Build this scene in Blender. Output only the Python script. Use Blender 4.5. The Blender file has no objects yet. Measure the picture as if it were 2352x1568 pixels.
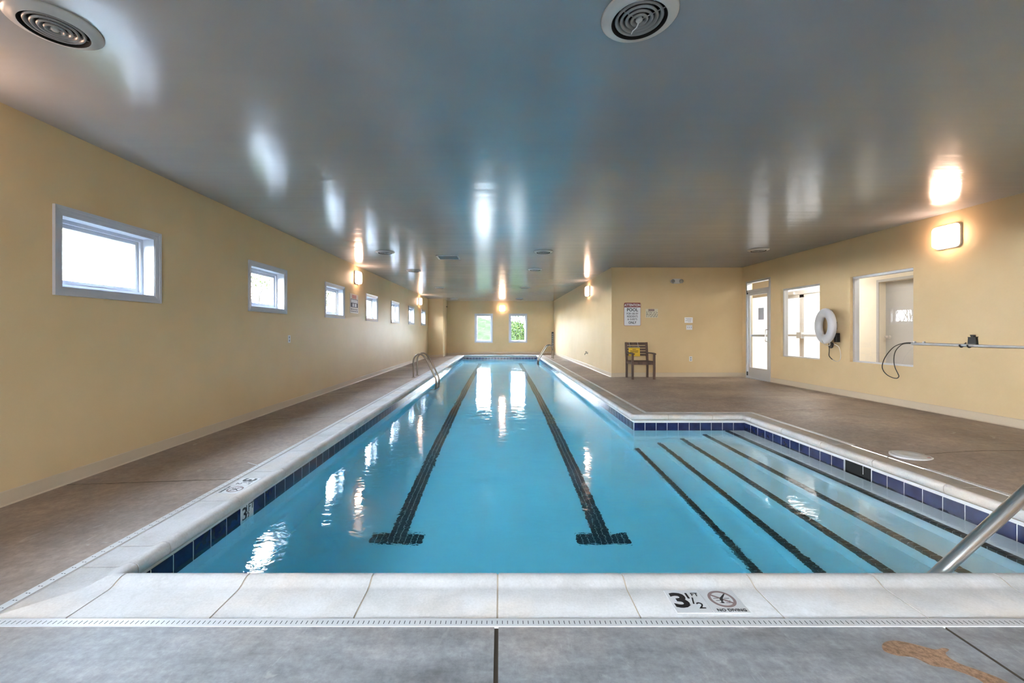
import bpy, math, random
from mathutils import Vector, Matrix
random.seed(7)
PI = math.pi
sc = bpy.context.scene
col = sc.collection

# ------------------------------------------------------------------ camera
FPX, VX, VY, EYE = 960.0, 1149.0, 762.0, 1.16      # focal length (px), vanishing point, eye height
cam = bpy.data.cameras.new('camera')
cam.sensor_width = 36.0
cam.lens = FPX / 2352 * 36.0
cam.shift_x = (1176 - VX) / 2352
cam.shift_y = (VY - 784) / 2352
cam.clip_start = 0.05
cam_o = bpy.data.objects.new('camera', cam)
cam_o.location = (0, 0, EYE)
cam_o.rotation_euler = (PI / 2, 0, 0)
col.objects.link(cam_o)
sc.camera = cam_o

# ------------------------------------------------------------------ sky, exposure
SKY = 17.0
world = bpy.data.worlds.new('sky')
sc.world = world
world.use_nodes = True
wn = world.node_tree
bg = wn.nodes['Background']
tc = wn.nodes.new('ShaderNodeTexCoord')
sp = wn.nodes.new('ShaderNodeSeparateXYZ')
rp = wn.nodes.new('ShaderNodeValToRGB')
rp.color_ramp.elements[0].position = 0.0
rp.color_ramp.elements[0].color = (0.95, 0.97, 1.0, 1)
rp.color_ramp.elements[1].position = 0.7
rp.color_ramp.elements[1].color = (0.62, 0.78, 1.0, 1)
wn.links.new(tc.outputs['Generated'], sp.inputs[0])
wn.links.new(sp.outputs['Z'], rp.inputs[0])
wn.links.new(rp.outputs[0], bg.inputs['Color'])
# the sky is brighter on the sun's side, beyond the left wall
az = wn.nodes.new('ShaderNodeMapRange')
az.inputs['From Min'].default_value, az.inputs['From Max'].default_value = -1.0, 1.0
az.inputs['To Min'].default_value, az.inputs['To Max'].default_value = SKY * 1.75, SKY * 0.45
dt = wn.nodes.new('ShaderNodeVectorMath'); dt.operation = 'DOT_PRODUCT'
dt.inputs[1].default_value = (0.95, -0.3, 0.0)
wn.links.new(tc.outputs['Generated'], dt.inputs[0])
wn.links.new(dt.outputs['Value'], az.inputs['Value'])
wn.links.new(az.outputs[0], bg.inputs['Strength'])
SCONCE = 7.2
VEST = 11.0

sc.view_settings.view_transform = 'Standard'
sc.view_settings.look = 'None'
sc.view_settings.gamma = 1.0
sc.view_settings.use_curve_mapping = False
sc.view_settings.exposure = 2.25
cy = sc.cycles
cy.use_denoising = True
cy.max_bounces = 12
cy.diffuse_bounces = 6
cy.glossy_bounces = 5
cy.transmission_bounces = 8
cy.transparent_max_bounces = 16
cy.sample_clamp_indirect = 0.0
cy.blur_glossy = 0.6

def fill_lamp(name, loc, rot, sx, sy, energy, color=(0.86, 0.93, 1.0)):
    """area lamp giving unseen fill light, added to brighten the vestibule"""
    l = bpy.data.lights.new(name, 'AREA')
    l.shape = 'RECTANGLE'
    l.size, l.size_y = sx, sy
    l.energy = energy
    l.color = color
    o = bpy.data.objects.new(name, l)
    o.location, o.rotation_euler = loc, rot
    col.objects.link(o)
    return o

# ------------------------------------------------------------------ dimensions
XL, XR, YB, YF, ZC = -3.44, 5.94, 21.36, -3.2, 2.74
XW, YA = 2.73, 10.25              # lane side wall, alcove wall
XK, YK = -2.72, 19.9              # pier in the back left corner
PXL, PXR, PXE = -1.845, 1.845, 3.37
PY0, PYE, PY1 = 1.93, 5.77, 20.6
ZW = -0.185
CO = 0.225                        # coping outer offset from the tiled wall
ZD = -1.255                       # pool floor
STEP_X = [1.857, 2.17, 2.48, 2.79, 3.10]
STEP_Z = [-1.095, -0.875, -0.665, -0.46, -0.245]

# ------------------------------------------------------------------ materials
def mat(name, base=(0.8, 0.8, 0.8), rough=0.5, metal=0.0, spec=0.5, emit=None, estr=0.0):
    m = bpy.data.materials.new(name)
    m.use_nodes = True
    b = m.node_tree.nodes['Principled BSDF']
    b.inputs['Base Color'].default_value = (*base, 1)
    b.inputs['Roughness'].default_value = rough
    b.inputs['Metallic'].default_value = metal
    b.inputs['Specular IOR Level'].default_value = spec
    if emit:
        b.inputs['Emission Color'].default_value = (*emit, 1)
        b.inputs['Emission Strength'].default_value = estr
    return m

class NG:
    def __init__(s, m):
        s.m, s.t = m, m.node_tree
        s.b = s.t.nodes.get('Principled BSDF')
        s.tc = s.t.nodes.new('ShaderNodeTexCoord')
    def n(s, kind, **kw):
        nd = s.t.nodes.new(kind)
        for k, v in kw.items():
            setattr(nd, k, v)
        return nd
    def l(s, a, b):
        s.t.links.new(a, b)
    def mapping(s, scale=(1, 1, 1)):
        mp = s.n('ShaderNodeMapping')
        mp.inputs['Scale'].default_value = scale
        s.l(s.tc.outputs['Object'], mp.inputs[0])
        return mp.outputs[0]
    def noise(s, scale, detail=4, rough=0.55, sc3=None, dist=0.0):
        nd = s.n('ShaderNodeTexNoise')
        nd.inputs['Scale'].default_value = scale
        nd.inputs['Detail'].default_value = detail
        nd.inputs['Roughness'].default_value = rough
        nd.inputs['Distortion'].default_value = dist
        s.l(s.mapping(sc3) if sc3 else s.tc.outputs['Object'], nd.inputs['Vector'])
        return nd.outputs['Fac']
    def ramp(s, fac, stops):
        r = s.n('ShaderNodeValToRGB')
        els = r.color_ramp.elements
        while len(els) < len(stops):
            els.new(0.5)
        for e, (p, c) in zip(els, stops):
            e.position = p
            e.color = (*c, 1) if len(c) == 3 else c
        s.l(fac, r.inputs[0])
        return r.outputs[0]
    def mix(s, fac, a, b, mode='MIX'):
        x = s.n('ShaderNodeMix', data_type='RGBA', blend_type=mode)
        for val, idx in ((fac, 0), (a, 6), (b, 7)):
            if isinstance(val, (int, float)):
                x.inputs[idx].default_value = val
            elif isinstance(val, tuple):
                x.inputs[idx].default_value = (*val, 1)
            else:
                s.l(val, x.inputs[idx])
        return x.outputs[2]
    def math(s, op, a, b=None, clamp=False):
        x = s.n('ShaderNodeMath', operation=op)
        x.use_clamp = clamp
        for i, v in enumerate((a, b)):
            if v is None:
                continue
            if isinstance(v, (int, float)):
                x.inputs[i].default_value = v
            else:
                s.l(v, x.inputs[i])
        return x.outputs[0]
    def bump(s, h, strength=0.2, dist=0.01, prev=None):
        b = s.n('ShaderNodeBump')
        b.inputs['Strength'].default_value = strength
        b.inputs['Distance'].default_value = dist
        s.l(h, b.inputs['Height'])
        if prev is not None:
            s.l(prev, b.inputs['Normal'])
        return b.outputs[0]

WHITE = (0.8, 0.8, 0.8)
# cream wall paint, slight orange peel, eggshell sheen
m_wall = mat('cream_wall_paint', (0.7, 0.52, 0.29), 0.45, spec=0.3)
g = NG(m_wall)
g.l(g.ramp(g.noise(1.3, 3), [(0.3, (0.5916, 0.4394, 0.2393)), (0.7, (0.6351, 0.4785, 0.2741))]), g.b.inputs['Base Color'])
g.l(g.bump(g.noise(140, 2), 0.12, 0.004), g.b.inputs['Normal'])
m_wallw = mat('pale_cream_paint', (0.86, 0.8, 0.68), 0.5)
m_basebd = mat('vinyl_cove_base', (0.53, 0.43, 0.31), 0.4)
# grey gloss ceiling with faint taped seams
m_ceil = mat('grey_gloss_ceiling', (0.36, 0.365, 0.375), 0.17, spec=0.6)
g = NG(m_ceil)
n1 = g.noise(1.0, 2, 0.5, (0.25, 5.0, 1.0))
n2 = g.noise(160, 2)
g.l(g.bump(n2, 0.10, 0.003, g.bump(n1, 0.32, 0.014)), g.b.inputs['Normal'])
shade_tone = g.ramp(g.noise(0.5, 3), [(0.35, (0.286, 0.3036, 0.33)), (0.7, (0.33, 0.3432, 0.3652))])
lit_tone = g.ramp(g.noise(0.6, 3), [(0.35, (0.3895, 0.3847, 0.3752)), (0.7, (0.4465, 0.437, 0.4227))])
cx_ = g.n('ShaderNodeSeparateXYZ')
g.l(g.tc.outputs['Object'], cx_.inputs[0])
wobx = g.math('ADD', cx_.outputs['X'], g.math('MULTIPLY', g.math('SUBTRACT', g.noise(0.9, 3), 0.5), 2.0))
g.l(g.mix(g.math('MULTIPLY', g.math('ADD', wobx, 1.6), 0.55, True), lit_tone, shade_tone), g.b.inputs['Base Color'])  # lighter left and darker right: the fall of light put into the ceiling colour

# stained, sealed concrete deck
m_deck = mat('stained_concrete', (0.3, 0.25, 0.22), 0.55)
g = NG(m_deck)
big = g.noise(0.8, 5, 0.6, dist=0.4)
fine = g.noise(35, 6, 0.7)
streak = g.noise(2.2, 6, 0.65, (0.7, 2.8, 1))
brown = g.ramp(big, [(0.28, (0.1672, 0.1276, 0.1056)), (0.45, (0.2552, 0.1936, 0.154)), (0.58, (0.3168, 0.242, 0.1936)), (0.75, (0.4224, 0.3388, 0.264))])
brown = g.mix(0.5, brown, g.ramp(streak, [(0.3, (0.36, 0.36, 0.36)), (0.7, (0.66, 0.65, 0.64))]), 'OVERLAY')
grey = g.ramp(streak, [(0.3, (0.1634, 0.1634, 0.1677)), (0.5, (0.258, 0.2623, 0.2709)), (0.62, (0.3096, 0.3096, 0.3139)), (0.78, (0.4042, 0.3956, 0.3784))])
spx = g.n('ShaderNodeSeparateXYZ')
g.l(g.tc.outputs['Object'], spx.inputs[0])
# grey in front of the pool, blending to brown at the sides and beyond
wob = g.math('MULTIPLY', g.math('SUBTRACT', big, 0.5), 1.6)
yy = g.math('ADD', spx.outputs['Y'], wob)
f1 = g.math('SUBTRACT', 1.0, g.math('MULTIPLY', g.math('SUBTRACT', yy, 1.5), 1.5, True), True)
xx = g.math('ADD', spx.outputs['X'], wob)
f2 = g.math('MULTIPLY', g.math('ADD', xx, 2.2), 1.8, True)
f3 = g.math('SUBTRACT', 1.0, g.math('MULTIPLY', g.math('SUBTRACT', xx, 1.9), 0.9, True), True)
fgrey = g.math('MULTIPLY', g.math('MULTIPLY', f1, f2), f3)
c = g.mix(fgrey, brown, grey)
c = g.mix(0.45, c, g.ramp(fine, [(0.3, (0.3, 0.3, 0.3)), (0.7, (0.72, 0.72, 0.72))]), 'OVERLAY')
spots = g.ramp(g.noise(6, 3, 0.5, dist=1.2), [(0.68, (0, 0, 0)), (0.74, (1, 1, 1))])
c = g.mix(0.55, c, g.ramp(g.noise(13, 8, 0.75), [(0.3, (0.28, 0.28, 0.28)), (0.7, (0.72, 0.72, 0.72))]), 'OVERLAY')
scuff = g.ramp(g.noise(11, 6, 0.75, (1.0, 0.35, 1), 1.5), [(0.60, (0, 0, 0)), (0.70, (1, 1, 1))])
c = g.mix(g.math('MULTIPLY', scuff, 0.22), c, (0.66, 0.64, 0.62))
c = g.mix(g.math('MULTIPLY', spots, 0.3), c, (0.62, 0.58, 0.54))
g.l(c, g.b.inputs['Base Color'])
g.l(g.ramp(streak, [(0.3, (0.42, 0.42, 0.42)), (0.7, (0.6, 0.6, 0.6))]), g.b.inputs['Roughness'])
g.l(g.bump(fine, 0.25, 0.003), g.b.inputs['Normal'])
m_groove = mat('dirty_joint', (0.06, 0.045, 0.03), 0.8)

m_coping = mat('cast_stone_coping', (0.74, 0.71, 0.68), 0.6)
g = NG(m_coping)
c = g.ramp(g.noise(2.6, 5, 0.6), [(0.3, (0.43, 0.4171, 0.3956)), (0.5, (0.5418, 0.5289, 0.516)), (0.72, (0.6106, 0.602, 0.602))])
c = g.mix(g.ramp(g.noise(1.1, 4), [(0.48, (0, 0, 0)), (0.68, (0.6, 0.6, 0.6))]), c, (0.66, 0.50, 0.36))
c = g.mix(g.ramp(g.noise(5.5, 6, 0.7, dist=0.8), [(0.5, (0, 0, 0)), (0.7, (0.5, 0.5, 0.5))]), c, (0.40, 0.39, 0.375))
c = g.mix(0.35, c, g.ramp(g.noise(90, 4, 0.7), [(0.3, (0.35, 0.35, 0.35)), (0.7, (0.65, 0.65, 0.65))]), 'OVERLAY')
g.l(c, g.b.inputs['Base Color'])
g.l(g.bump(g.noise(120, 4), 0.2, 0.002), g.b.inputs['Normal'])
m_grout = mat('tan_grout', (0.42, 0.34, 0.25), 0.8)
m_mortar = mat('white_mortar', (0.68, 0.67, 0.67), 0.6)

m_plaster = mat('pool_plaster', (0.93, 0.95, 0.97), 0.6)
g = NG(m_plaster)
g.l(g.ramp(g.noise(2.4, 5, 0.6), [(0.3, (0.90, 0.935, 0.955)), (0.7, (0.95, 0.97, 0.985))]), g.b.inputs['Base Color'])
m_tile = mat('navy_glazed_tile', (0.03, 0.045, 0.16), 0.22)
g = NG(m_tile)
g.l(g.ramp(g.noise(9, 3), [(0.35, (0.009, 0.013, 0.05)), (0.7, (0.017, 0.026, 0.095))]), g.b.inputs['Base Color'])
m_lane = mat('dark_mosaic_tile', (0.02, 0.022, 0.03), 0.3)
m_nose = mat('brown_black_tile', (0.05, 0.04, 0.032), 0.35)
m_wtile = mat('white_marker_tile', (0.63, 0.63, 0.63), 0.3)
m_black = mat('black_lettering', (0.012, 0.012, 0.014), 0.45)
m_ringb = mat('faded_red_brown', (0.24, 0.17, 0.16), 0.5)
m_white = mat('white_plastic', (0.56, 0.56, 0.555), 0.4)
m_trim = mat('white_gloss_trim', (0.43, 0.45, 0.5), 0.3)
m_vent = mat('off_white_vent', (0.5, 0.495, 0.48), 0.3)
m_louvre = mat('grey_louvre', (0.26, 0.255, 0.25), 0.3)  # rings coloured darker than the flange to carry their shade
m_dark = mat('dark_void', (0.006, 0.006, 0.006), 0.9)
m_steel = mat('brushed_stainless', (0.74, 0.72, 0.69), 0.28, 1.0)
m_bronze = mat('dull_bronze_steel', (0.22, 0.18, 0.14), 0.3, 1.0)
m_alum = mat('anodised_aluminium', (0.58, 0.6, 0.64), 0.35, 0.75)
m_lamp = mat('lit_sconce_diffuser', (0.9, 0.85, 0.8), 0.4, emit=(1.0, 0.65, 0.48), estr=SCONCE)
m_greydoor = mat('grey_door_paint', (0.5, 0.5, 0.5), 0.4)
m_red = mat('maroon_header', (0.2, 0.035, 0.03), 0.5)
m_redw = mat('faded_red_ink', (0.5, 0.16, 0.14), 0.5)
m_paper = mat('white_paper', (0.78, 0.78, 0.8), 0.7)
m_signgrey = mat('pale_sign_face', (0.66, 0.67, 0.7), 0.4)
m_cream = mat('cream_sign_face', (0.6, 0.55, 0.42), 0.5)
m_greyink = mat('grey_ink', (0.3, 0.3, 0.34), 0.6)
m_yellow = mat('caution_yellow', (0.75, 0.47, 0.03), 0.45)
m_rope = mat('pale_rope', (0.62, 0.58, 0.5), 0.8)
m_rubber = mat('black_rubber', (0.012, 0.012, 0.012), 0.5)
m_foam = mat('white_ring_vinyl', (0.52, 0.52, 0.54), 0.4)
m_wood = mat('weathered_dark_wood', (0.13, 0.07, 0.045), 0.55)
g = NG(m_wood)
g.l(g.ramp(g.noise(14, 5, 0.6, (1, 1, 0.15)), [(0.3, (0.04, 0.021, 0.015)), (0.7, (0.12, 0.066, 0.044))]), g.b.inputs['Base Color'])
m_frost = mat('daylight_glow_white', (0.85, 0.86, 0.88), 0.5, emit=(0.93, 0.95, 1.0), estr=0.26)
m_grass = mat('sunlit_grass', (0.16, 0.26, 0.05), 0.9, spec=0.0)
g = NG(m_grass)
g.l(g.ramp(g.noise(3, 6, 0.7), [(0.3, (0.009, 0.0135, 0.006)), (0.7, (0.022, 0.025, 0.015))]), g.b.inputs['Base Color'])
m_leaf = mat('bush_leaves', (0.009, 0.018, 0.004), 0.8, spec=0.03)
m_leaf2 = mat('pale_leaves', (0.035, 0.055, 0.012), 0.8, spec=0.03)
m_bark = mat('grey_bark', (0.02, 0.018, 0.016), 0.8)
m_puddle = mat('damp_brown_stain', (0.2, 0.11, 0.06), 0.3)
g = NG(m_puddle)
g.l(g.ramp(g.noise(60, 4, 0.7), [(0.35, (0.13, 0.07, 0.035)), (0.62, (0.34, 0.21, 0.13))]), g.b.inputs['Base Color'])

# window glass: lets the sky straight through, mirrors a little
m_glass = bpy.data.materials.new('window_glass')
m_glass.use_nodes = True
t = m_glass.node_tree
t.nodes.clear()
out = t.nodes.new('ShaderNodeOutputMaterial')
mx = t.nodes.new('ShaderNodeMixShader')
tr = t.nodes.new('ShaderNodeBsdfTransparent')
gl = t.nodes.new('ShaderNodeBsdfGlossy')
lw = t.nodes.new('ShaderNodeLayerWeight')
lw.inputs['Blend'].default_value = 0.5
pw = t.nodes.new('ShaderNodeMath'); pw.operation = 'POWER'; pw.inputs[1].default_value = 4.0
fr = t.nodes.new('ShaderNodeMath'); fr.operation = 'MULTIPLY_ADD'; fr.inputs[1].default_value = 0.85; fr.inputs[2].default_value = 0.06
t.links.new(lw.outputs['Facing'], pw.inputs[0])
t.links.new(pw.outputs[0], fr.inputs[0])
gl.inputs['Roughness'].default_value = 0.0
tr.inputs['Color'].default_value = (0.96, 0.98, 0.97, 1)
t.links.new(fr.outputs[0], mx.inputs[0])
t.links.new(tr.outputs[0], mx.inputs[1])
t.links.new(gl.outputs[0], mx.inputs[2])
t.links.new(mx.outputs[0], out.inputs['Surface'])

# pool water: real refraction, blue from absorption along the light's way
m_water = bpy.data.materials.new('pool_water')
m_water.use_nodes = True
t = m_water.node_tree
t.nodes.clear()
out = t.nodes.new('ShaderNodeOutputMaterial')
gb = t.nodes.new('ShaderNodeBsdfGlass')
gb.inputs['IOR'].default_value = 1.333
gb.inputs['Roughness'].default_value = 0.0
gb.inputs['Color'].default_value = (1, 1, 1, 1)
va = t.nodes.new('ShaderNodeVolumeAbsorption')
va.inputs['Color'].default_value = (0.08, 0.88, 1.0, 1)
va.inputs['Density'].default_value = 0.58
g = NG(m_water)
rip = g.math('ADD', g.math('ADD', g.math('MULTIPLY', g.noise(1.5, 2, 0.5, (0.7, 1.3, 1), 0.6), 0.7), g.math('MULTIPLY', g.noise(8.0, 3, 0.55, (0.7, 1.3, 1), 0.8), 0.35)), g.math('MULTIPLY', g.noise(24.0, 2, 0.5, (0.7, 1.3, 1), 0.5), 0.08))
patch = g.ramp(g.noise(0.45, 2), [(0.35, (0.25, 0.25, 0.25)), (0.65, (1, 1, 1))])
rip = g.math('MULTIPLY', rip, patch)
t.links.new(g.bump(rip, 0.6, 0.016), gb.inputs['Normal'])
t.links.new(gb.outputs[0], out.inputs['Surface'])
t.links.new(va.outputs[0], out.inputs['Volume'])

# ------------------------------------------------------------------ mesh kit
def wloc(o):
    p = Vector((0, 0, 0))
    while o is not None:
        p += Vector(o.location)
        o = o.parent
    return p

def tag(o, label=None, cat=None, group=None, kind=None):
    if label: o['label'] = label
    if cat: o['category'] = cat
    if group: o['group'] = group
    if kind: o['kind'] = kind
    return o

def empty(name, loc, label=None, cat=None, group=None, kind=None):
    o = bpy.data.objects.new(name, None)
    o.empty_display_size = 0.1
    o.location = loc
    col.objects.link(o)
    return tag(o, label, cat, group, kind)

class MB:
    """collects shapes in world coordinates; build() links them as ONE mesh object"""
    def __init__(s):
        s.v, s.f, s.mi, s.sm = [], [], [], []
    def add(s, vs, fs, mi=0, smooth=False):
        o = len(s.v)
        s.v += [tuple(p) for p in vs]
        for f in fs:
            s.f.append(tuple(o + i for i in f))
            s.mi.append(mi)
            s.sm.append(smooth)
        return s
    def quad(s, a, b, c, d, mi=0):
        return s.add([a, b, c, d], [(0, 1, 2, 3)], mi)
    def box(s, x0, y0, z0, x1, y1, z1, mi=0, bev=0.0):
        x0, x1 = min(x0, x1), max(x0, x1)
        y0, y1 = min(y0, y1), max(y0, y1)
        z0, z1 = min(z0, z1), max(z0, z1)
        if bev > 0:
            return s.bbox((x0, y0, z0), (x1, y1, z1), bev, mi)
        vs = [(x0, y0, z0), (x1, y0, z0), (x1, y1, z0), (x0, y1, z0), (x0, y0, z1), (x1, y0, z1), (x1, y1, z1), (x0, y1, z1)]
        return s.add(vs, [(0, 3, 2, 1), (4, 5, 6, 7), (0, 1, 5, 4), (1, 2, 6, 5), (2, 3, 7, 6), (3, 0, 4, 7)], mi)
    def bbox(s, a, b, r, mi=0):
        """box with chamfered edges and corners"""
        r = min(r, *(0.49 * (b[i] - a[i]) for i in range(3)))
        vs, idx = [], {}
        for cx in (0, 1):
            for cyy in (0, 1):
                for cz in (0, 1):
                    c = (cx, cyy, cz)
                    for ax in range(3):
                        p = []
                        for i in range(3):
                            base = b[i] if c[i] else a[i]
                            ins = -r if c[i] else r
                            p.append(base if i == ax else base + ins)
                        idx[(c, ax)] = len(vs)
                        vs.append(p)
        fs = []
        for ax in range(3):
            u, w = (ax + 1) % 3, (ax + 2) % 3
            for side in (0, 1):
                q = []
                for (pu, pw) in ((0, 0), (1, 0), (1, 1), (0, 1)):
                    c = [0, 0, 0]
                    c[ax], c[u], c[w] = side, pu, pw
                    q.append(idx[(tuple(c), ax)])
                fs.append(tuple(q if side else q[::-1]))
        for ax in range(3):                       # edges running along ax
            u, w = (ax + 1) % 3, (ax + 2) % 3
            for pu in (0, 1):
                for pw in (0, 1):
                    c0, c1 = [0, 0, 0], [0, 0, 0]
                    c1[ax] = 1
                    for c in (c0, c1):
                        c[u], c[w] = pu, pw
                    c0, c1 = tuple(c0), tuple(c1)
                    q = [idx[(c0, u)], idx[(c1, u)], idx[(c1, w)], idx[(c0, w)]]
                    fs.append(tuple(q if pu != pw else q[::-1]))
        for k in idx:
            if k[1] == 0:
                c = k[0]
                tri = (idx[(c, 0)], idx[(c, 1)], idx[(c, 2)])
                fs.append(tri if (sum(c) % 2) else tri[::-1])
        return s.add(vs, fs, mi)
    def tube(s, path, r, n=10, closed=False, mi=0, cap=True):
        P = [Vector(p) for p in path]
        m = len(P)
        rad = r if isinstance(r, (list, tuple)) else [r] * m
        T = []
        for i in range(m):
            a = P[(i - 1) % m] if (closed or i > 0) else P[i]
            b = P[(i + 1) % m] if (closed or i < m - 1) else P[i]
            T.append((b - a).normalized())
        up = Vector((0, 0, 1)) if abs(T[0].z) < 0.9 else Vector((1, 0, 0))
        N = T[0].cross(up).normalized()
        vs = []
        for i in range(m):
            if i:
                N = (N - T[i] * N.dot(T[i]))
                N = N.normalized() if N.length > 1e-6 else T[i].orthogonal().normalized()
            Bn = T[i].cross(N)
            for k in range(n):
                a = 2 * PI * k / n
                vs.append(P[i] + N * (math.cos(a) * rad[i]) + Bn * (math.sin(a) * rad[i]))
        fs = []
        for i in range(m if closed else m - 1):
            j = (i + 1) % m
            for k in range(n):
                k2 = (k + 1) % n
                fs.append((i * n + k, i * n + k2, j * n + k2, j * n + k))
        s.add(vs, fs, mi, True)
        if cap and not closed:
            s.add(vs[:n], [tuple(range(n))[::-1]], mi)
            s.add(vs[-n:], [tuple(range(n))], mi)
        return s
    def lathe(s, prof, c, n=32, axis='z', mi=0, cap=False):
        """prof: (radius, height) pairs, turned about an axis through c"""
        vs = []
        for r, h in prof:
            for k in range(n):
                a = 2 * PI * k / n
                u, w = r * math.cos(a), r * math.sin(a)
                d = {'z': (u, w, h), 'x': (h, u, w), 'y': (w, h, u)}[axis]
                vs.append((c[0] + d[0], c[1] + d[1], c[2] + d[2]))
        fs = []
        for i in range(len(prof) - 1):
            for k in range(n):
                k2 = (k + 1) % n
                fs.append((i * n + k, i * n + k2, (i + 1) * n + k2, (i + 1) * n + k))
        s.add(vs, fs, mi, True)
        if cap:
            s.add(vs[:n], [tuple(range(n))[::-1]], mi)
            s.add(vs[-n:], [tuple(range(n))], mi)
        return s
    def prism(s, poly, fn, d0, d1, mi=0):
        """poly of (u,w); fn(u,w,d) -> point"""
        n = len(poly)
        vs = [fn(u, w, d0) for u, w in poly] + [fn(u, w, d1) for u, w in poly]
        fs = [tuple(range(n))[::-1], tuple(range(n, 2 * n))]
        fs += [(i, (i + 1) % n, n + (i + 1) % n, n + i) for i in range(n)]
        return s.add(vs, fs, mi)
    def build(s, name, mats, parent=None, origin=None, smooth_all=False):
        base = wloc(parent) if parent is not None else Vector(origin or (0, 0, 0))
        me = bpy.data.meshes.new(name)
        me.from_pydata([tuple(Vector(p) - base) for p in s.v], [], s.f)
        for m in (mats if isinstance(mats, (list, tuple)) else [mats]):
            me.materials.append(m)
        me.polygons.foreach_set('material_index', s.mi)
        me.polygons.foreach_set('use_smooth', [True] * len(s.f) if smooth_all else s.sm)
        me.update()
        o = bpy.data.objects.new(name, me)
        col.objects.link(o)
        if parent is not None:
            o.parent = parent
        else:
            o.location = base
        return o

def recalc(o):
    import bmesh
    b = bmesh.new()
    b.from_mesh(o.data)
    bmesh.ops.recalc_face_normals(b, faces=b.faces)
    b.to_mesh(o.data)
    b.free()
    return o

def copy_tree(o, parent=None):
    c = o.copy()
    col.objects.link(c)
    if parent is not None:
        c.parent = parent
    for ch in [x for x in KIDS.get(o.name, [])]:
        copy_tree(ch, c)
    return c
KIDS = {}
def note_kids(root):
    for o in [root] + list(root.children_recursive):
        KIDS[o.name] = list(o.children)

AX = {'front': (Vector((1, 0, 0)), Vector((0, 0, 1))),   # reads on a wall facing the camera
      'left': (Vector((0, 1, 0)), Vector((0, 0, 1))),    # on the left wall
      'right': (Vector((0, -1, 0)), Vector((0, 0, 1))),  # on the right wall
      'floor': (Vector((1, 0, 0)), Vector((0, 1, 0))),
      'floorleft': (Vector((0, -1, 0)), Vector((1, 0, 0)))}
def text_into(mb, body, size, at, ax, mi=0, bold=0.0, align='CENTER', stretch=1.0, thick=0.0012):
    cu = bpy.data.curves.new('t', 'FONT')
    cu.body, cu.size, cu.align_x, cu.align_y = body, size, align, 'CENTER'
    cu.offset, cu.extrude = bold * size, thick / 2
    cu.resolution_u = 3
    o = bpy.data.objects.new('t', cu)
    col.objects.link(o)
    dg = bpy.context.evaluated_depsgraph_get()
    me = bpy.data.meshes.new_from_object(o.evaluated_get(dg))
    u, w = AX[ax]
    nn = u.cross(w)
    at = Vector(at)
    mb.add([at + u * (p.co.x * stretch) + w * p.co.y + nn * p.co.z for p in me.vertices], [tuple(f.vertices) for f in me.polygons], mi)
    bpy.data.objects.remove(o)
    bpy.data.curves.remove(cu)
    bpy.data.meshes.remove(me)
    return mb

def plate(mb, at, ax, w, h, thick, mi=0, bev=0.0):
    """a flat board of size w x h centred at `at`, its face `thick` in front"""
    u, v = AX[ax]
    n = u.cross(v)
    at = Vector(at)
    p0 = at - u * (w / 2) - v * (h / 2)
    p1 = at + u * (w / 2) + v * (h / 2) + n * thick
    return mb.box(*p0, *p1, mi=mi, bev=bev)

def round_rect(w, h, r, n=5):
    pts = []
    for cx, cyy, a0 in ((w / 2 - r, h / 2 - r, 0), (-w / 2 + r, h / 2 - r, 90), (-w / 2 + r, -h / 2 + r, 180), (w / 2 - r, -h / 2 + r, 270)):
        for k in range(n + 1):
            a = math.radians(a0 + 90 * k / n)
            pts.append((cx + r * math.cos(a), cyy + r * math.sin(a)))
    return pts

def smooth_path(pts, per=6, closed=False):
    """Catmull-Rom through the points"""
    P = [Vector(p) for p in pts]
    m = len(P)
    res = []
    for i in range(m if closed else m - 1):
        if closed:
            p0, p1, p2, p3 = P[(i - 1) % m], P[i], P[(i + 1) % m], P[(i + 2) % m]
        else:
            p0, p1, p2, p3 = P[max(i - 1, 0)], P[i], P[i + 1], P[min(i + 2, m - 1)]
        for k in range(per):
            q = k / per
            res.append(0.5 * ((2 * p1) + (p2 - p0) * q + (2 * p0 - 5 * p1 + 4 * p2 - p3) * q * q + (3 * p1 - p0 - 3 * p2 + p3) * q ** 3))
    if not closed:
        res.append(P[-1])
    return res

def wall(name, axis, pos, thick, a0, a1, z0, z1, holes, m, label=None):
    """wall in the plane axis=pos, its body going `thick` away; holes (a0,a1,z0,z1) get their reveals"""
    A = sorted({a0, a1, *[h[0] for h in holes], *[h[1] for h in holes]})
    Z = sorted({z0, z1, *[h[2] for h in holes], *[h[3] for h in holes]})
    P = (lambda a, z, d: (pos + d, a, z)) if axis == 'x' else (lambda a, z, d: (a, pos + d, z))
    mb = MB()
    for i in range(len(A) - 1):
        for j in range(len(Z) - 1):
            ca, cz = (A[i] + A[i + 1]) / 2, (Z[j] + Z[j + 1]) / 2
            if any(h[0] < ca < h[1] and h[2] < cz < h[3] for h in holes):
                continue
            for d in (0, thick):
                mb.quad(P(A[i], Z[j], d), P(A[i + 1], Z[j], d), P(A[i + 1], Z[j + 1], d), P(A[i], Z[j + 1], d))
    for (h0, h1, k0, k1) in holes + [(a0, a1, z0, z1)]:
        mb.quad(P(h0, k0, 0), P(h0, k0, thick), P(h0, k1, thick), P(h0, k1, 0))
        mb.quad(P(h1, k0, 0), P(h1, k0, thick), P(h1, k1, thick), P(h1, k1, 0))
        mb.quad(P(h0, k0, 0), P(h1, k0, 0), P(h1, k0, thick), P(h0, k0, thick))
        mb.quad(P(h0, k1, 0), P(h1, k1, 0), P(h1, k1, thick), P(h0, k1, thick))
    return tag(mb.build(name, m), kind='structure')

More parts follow.
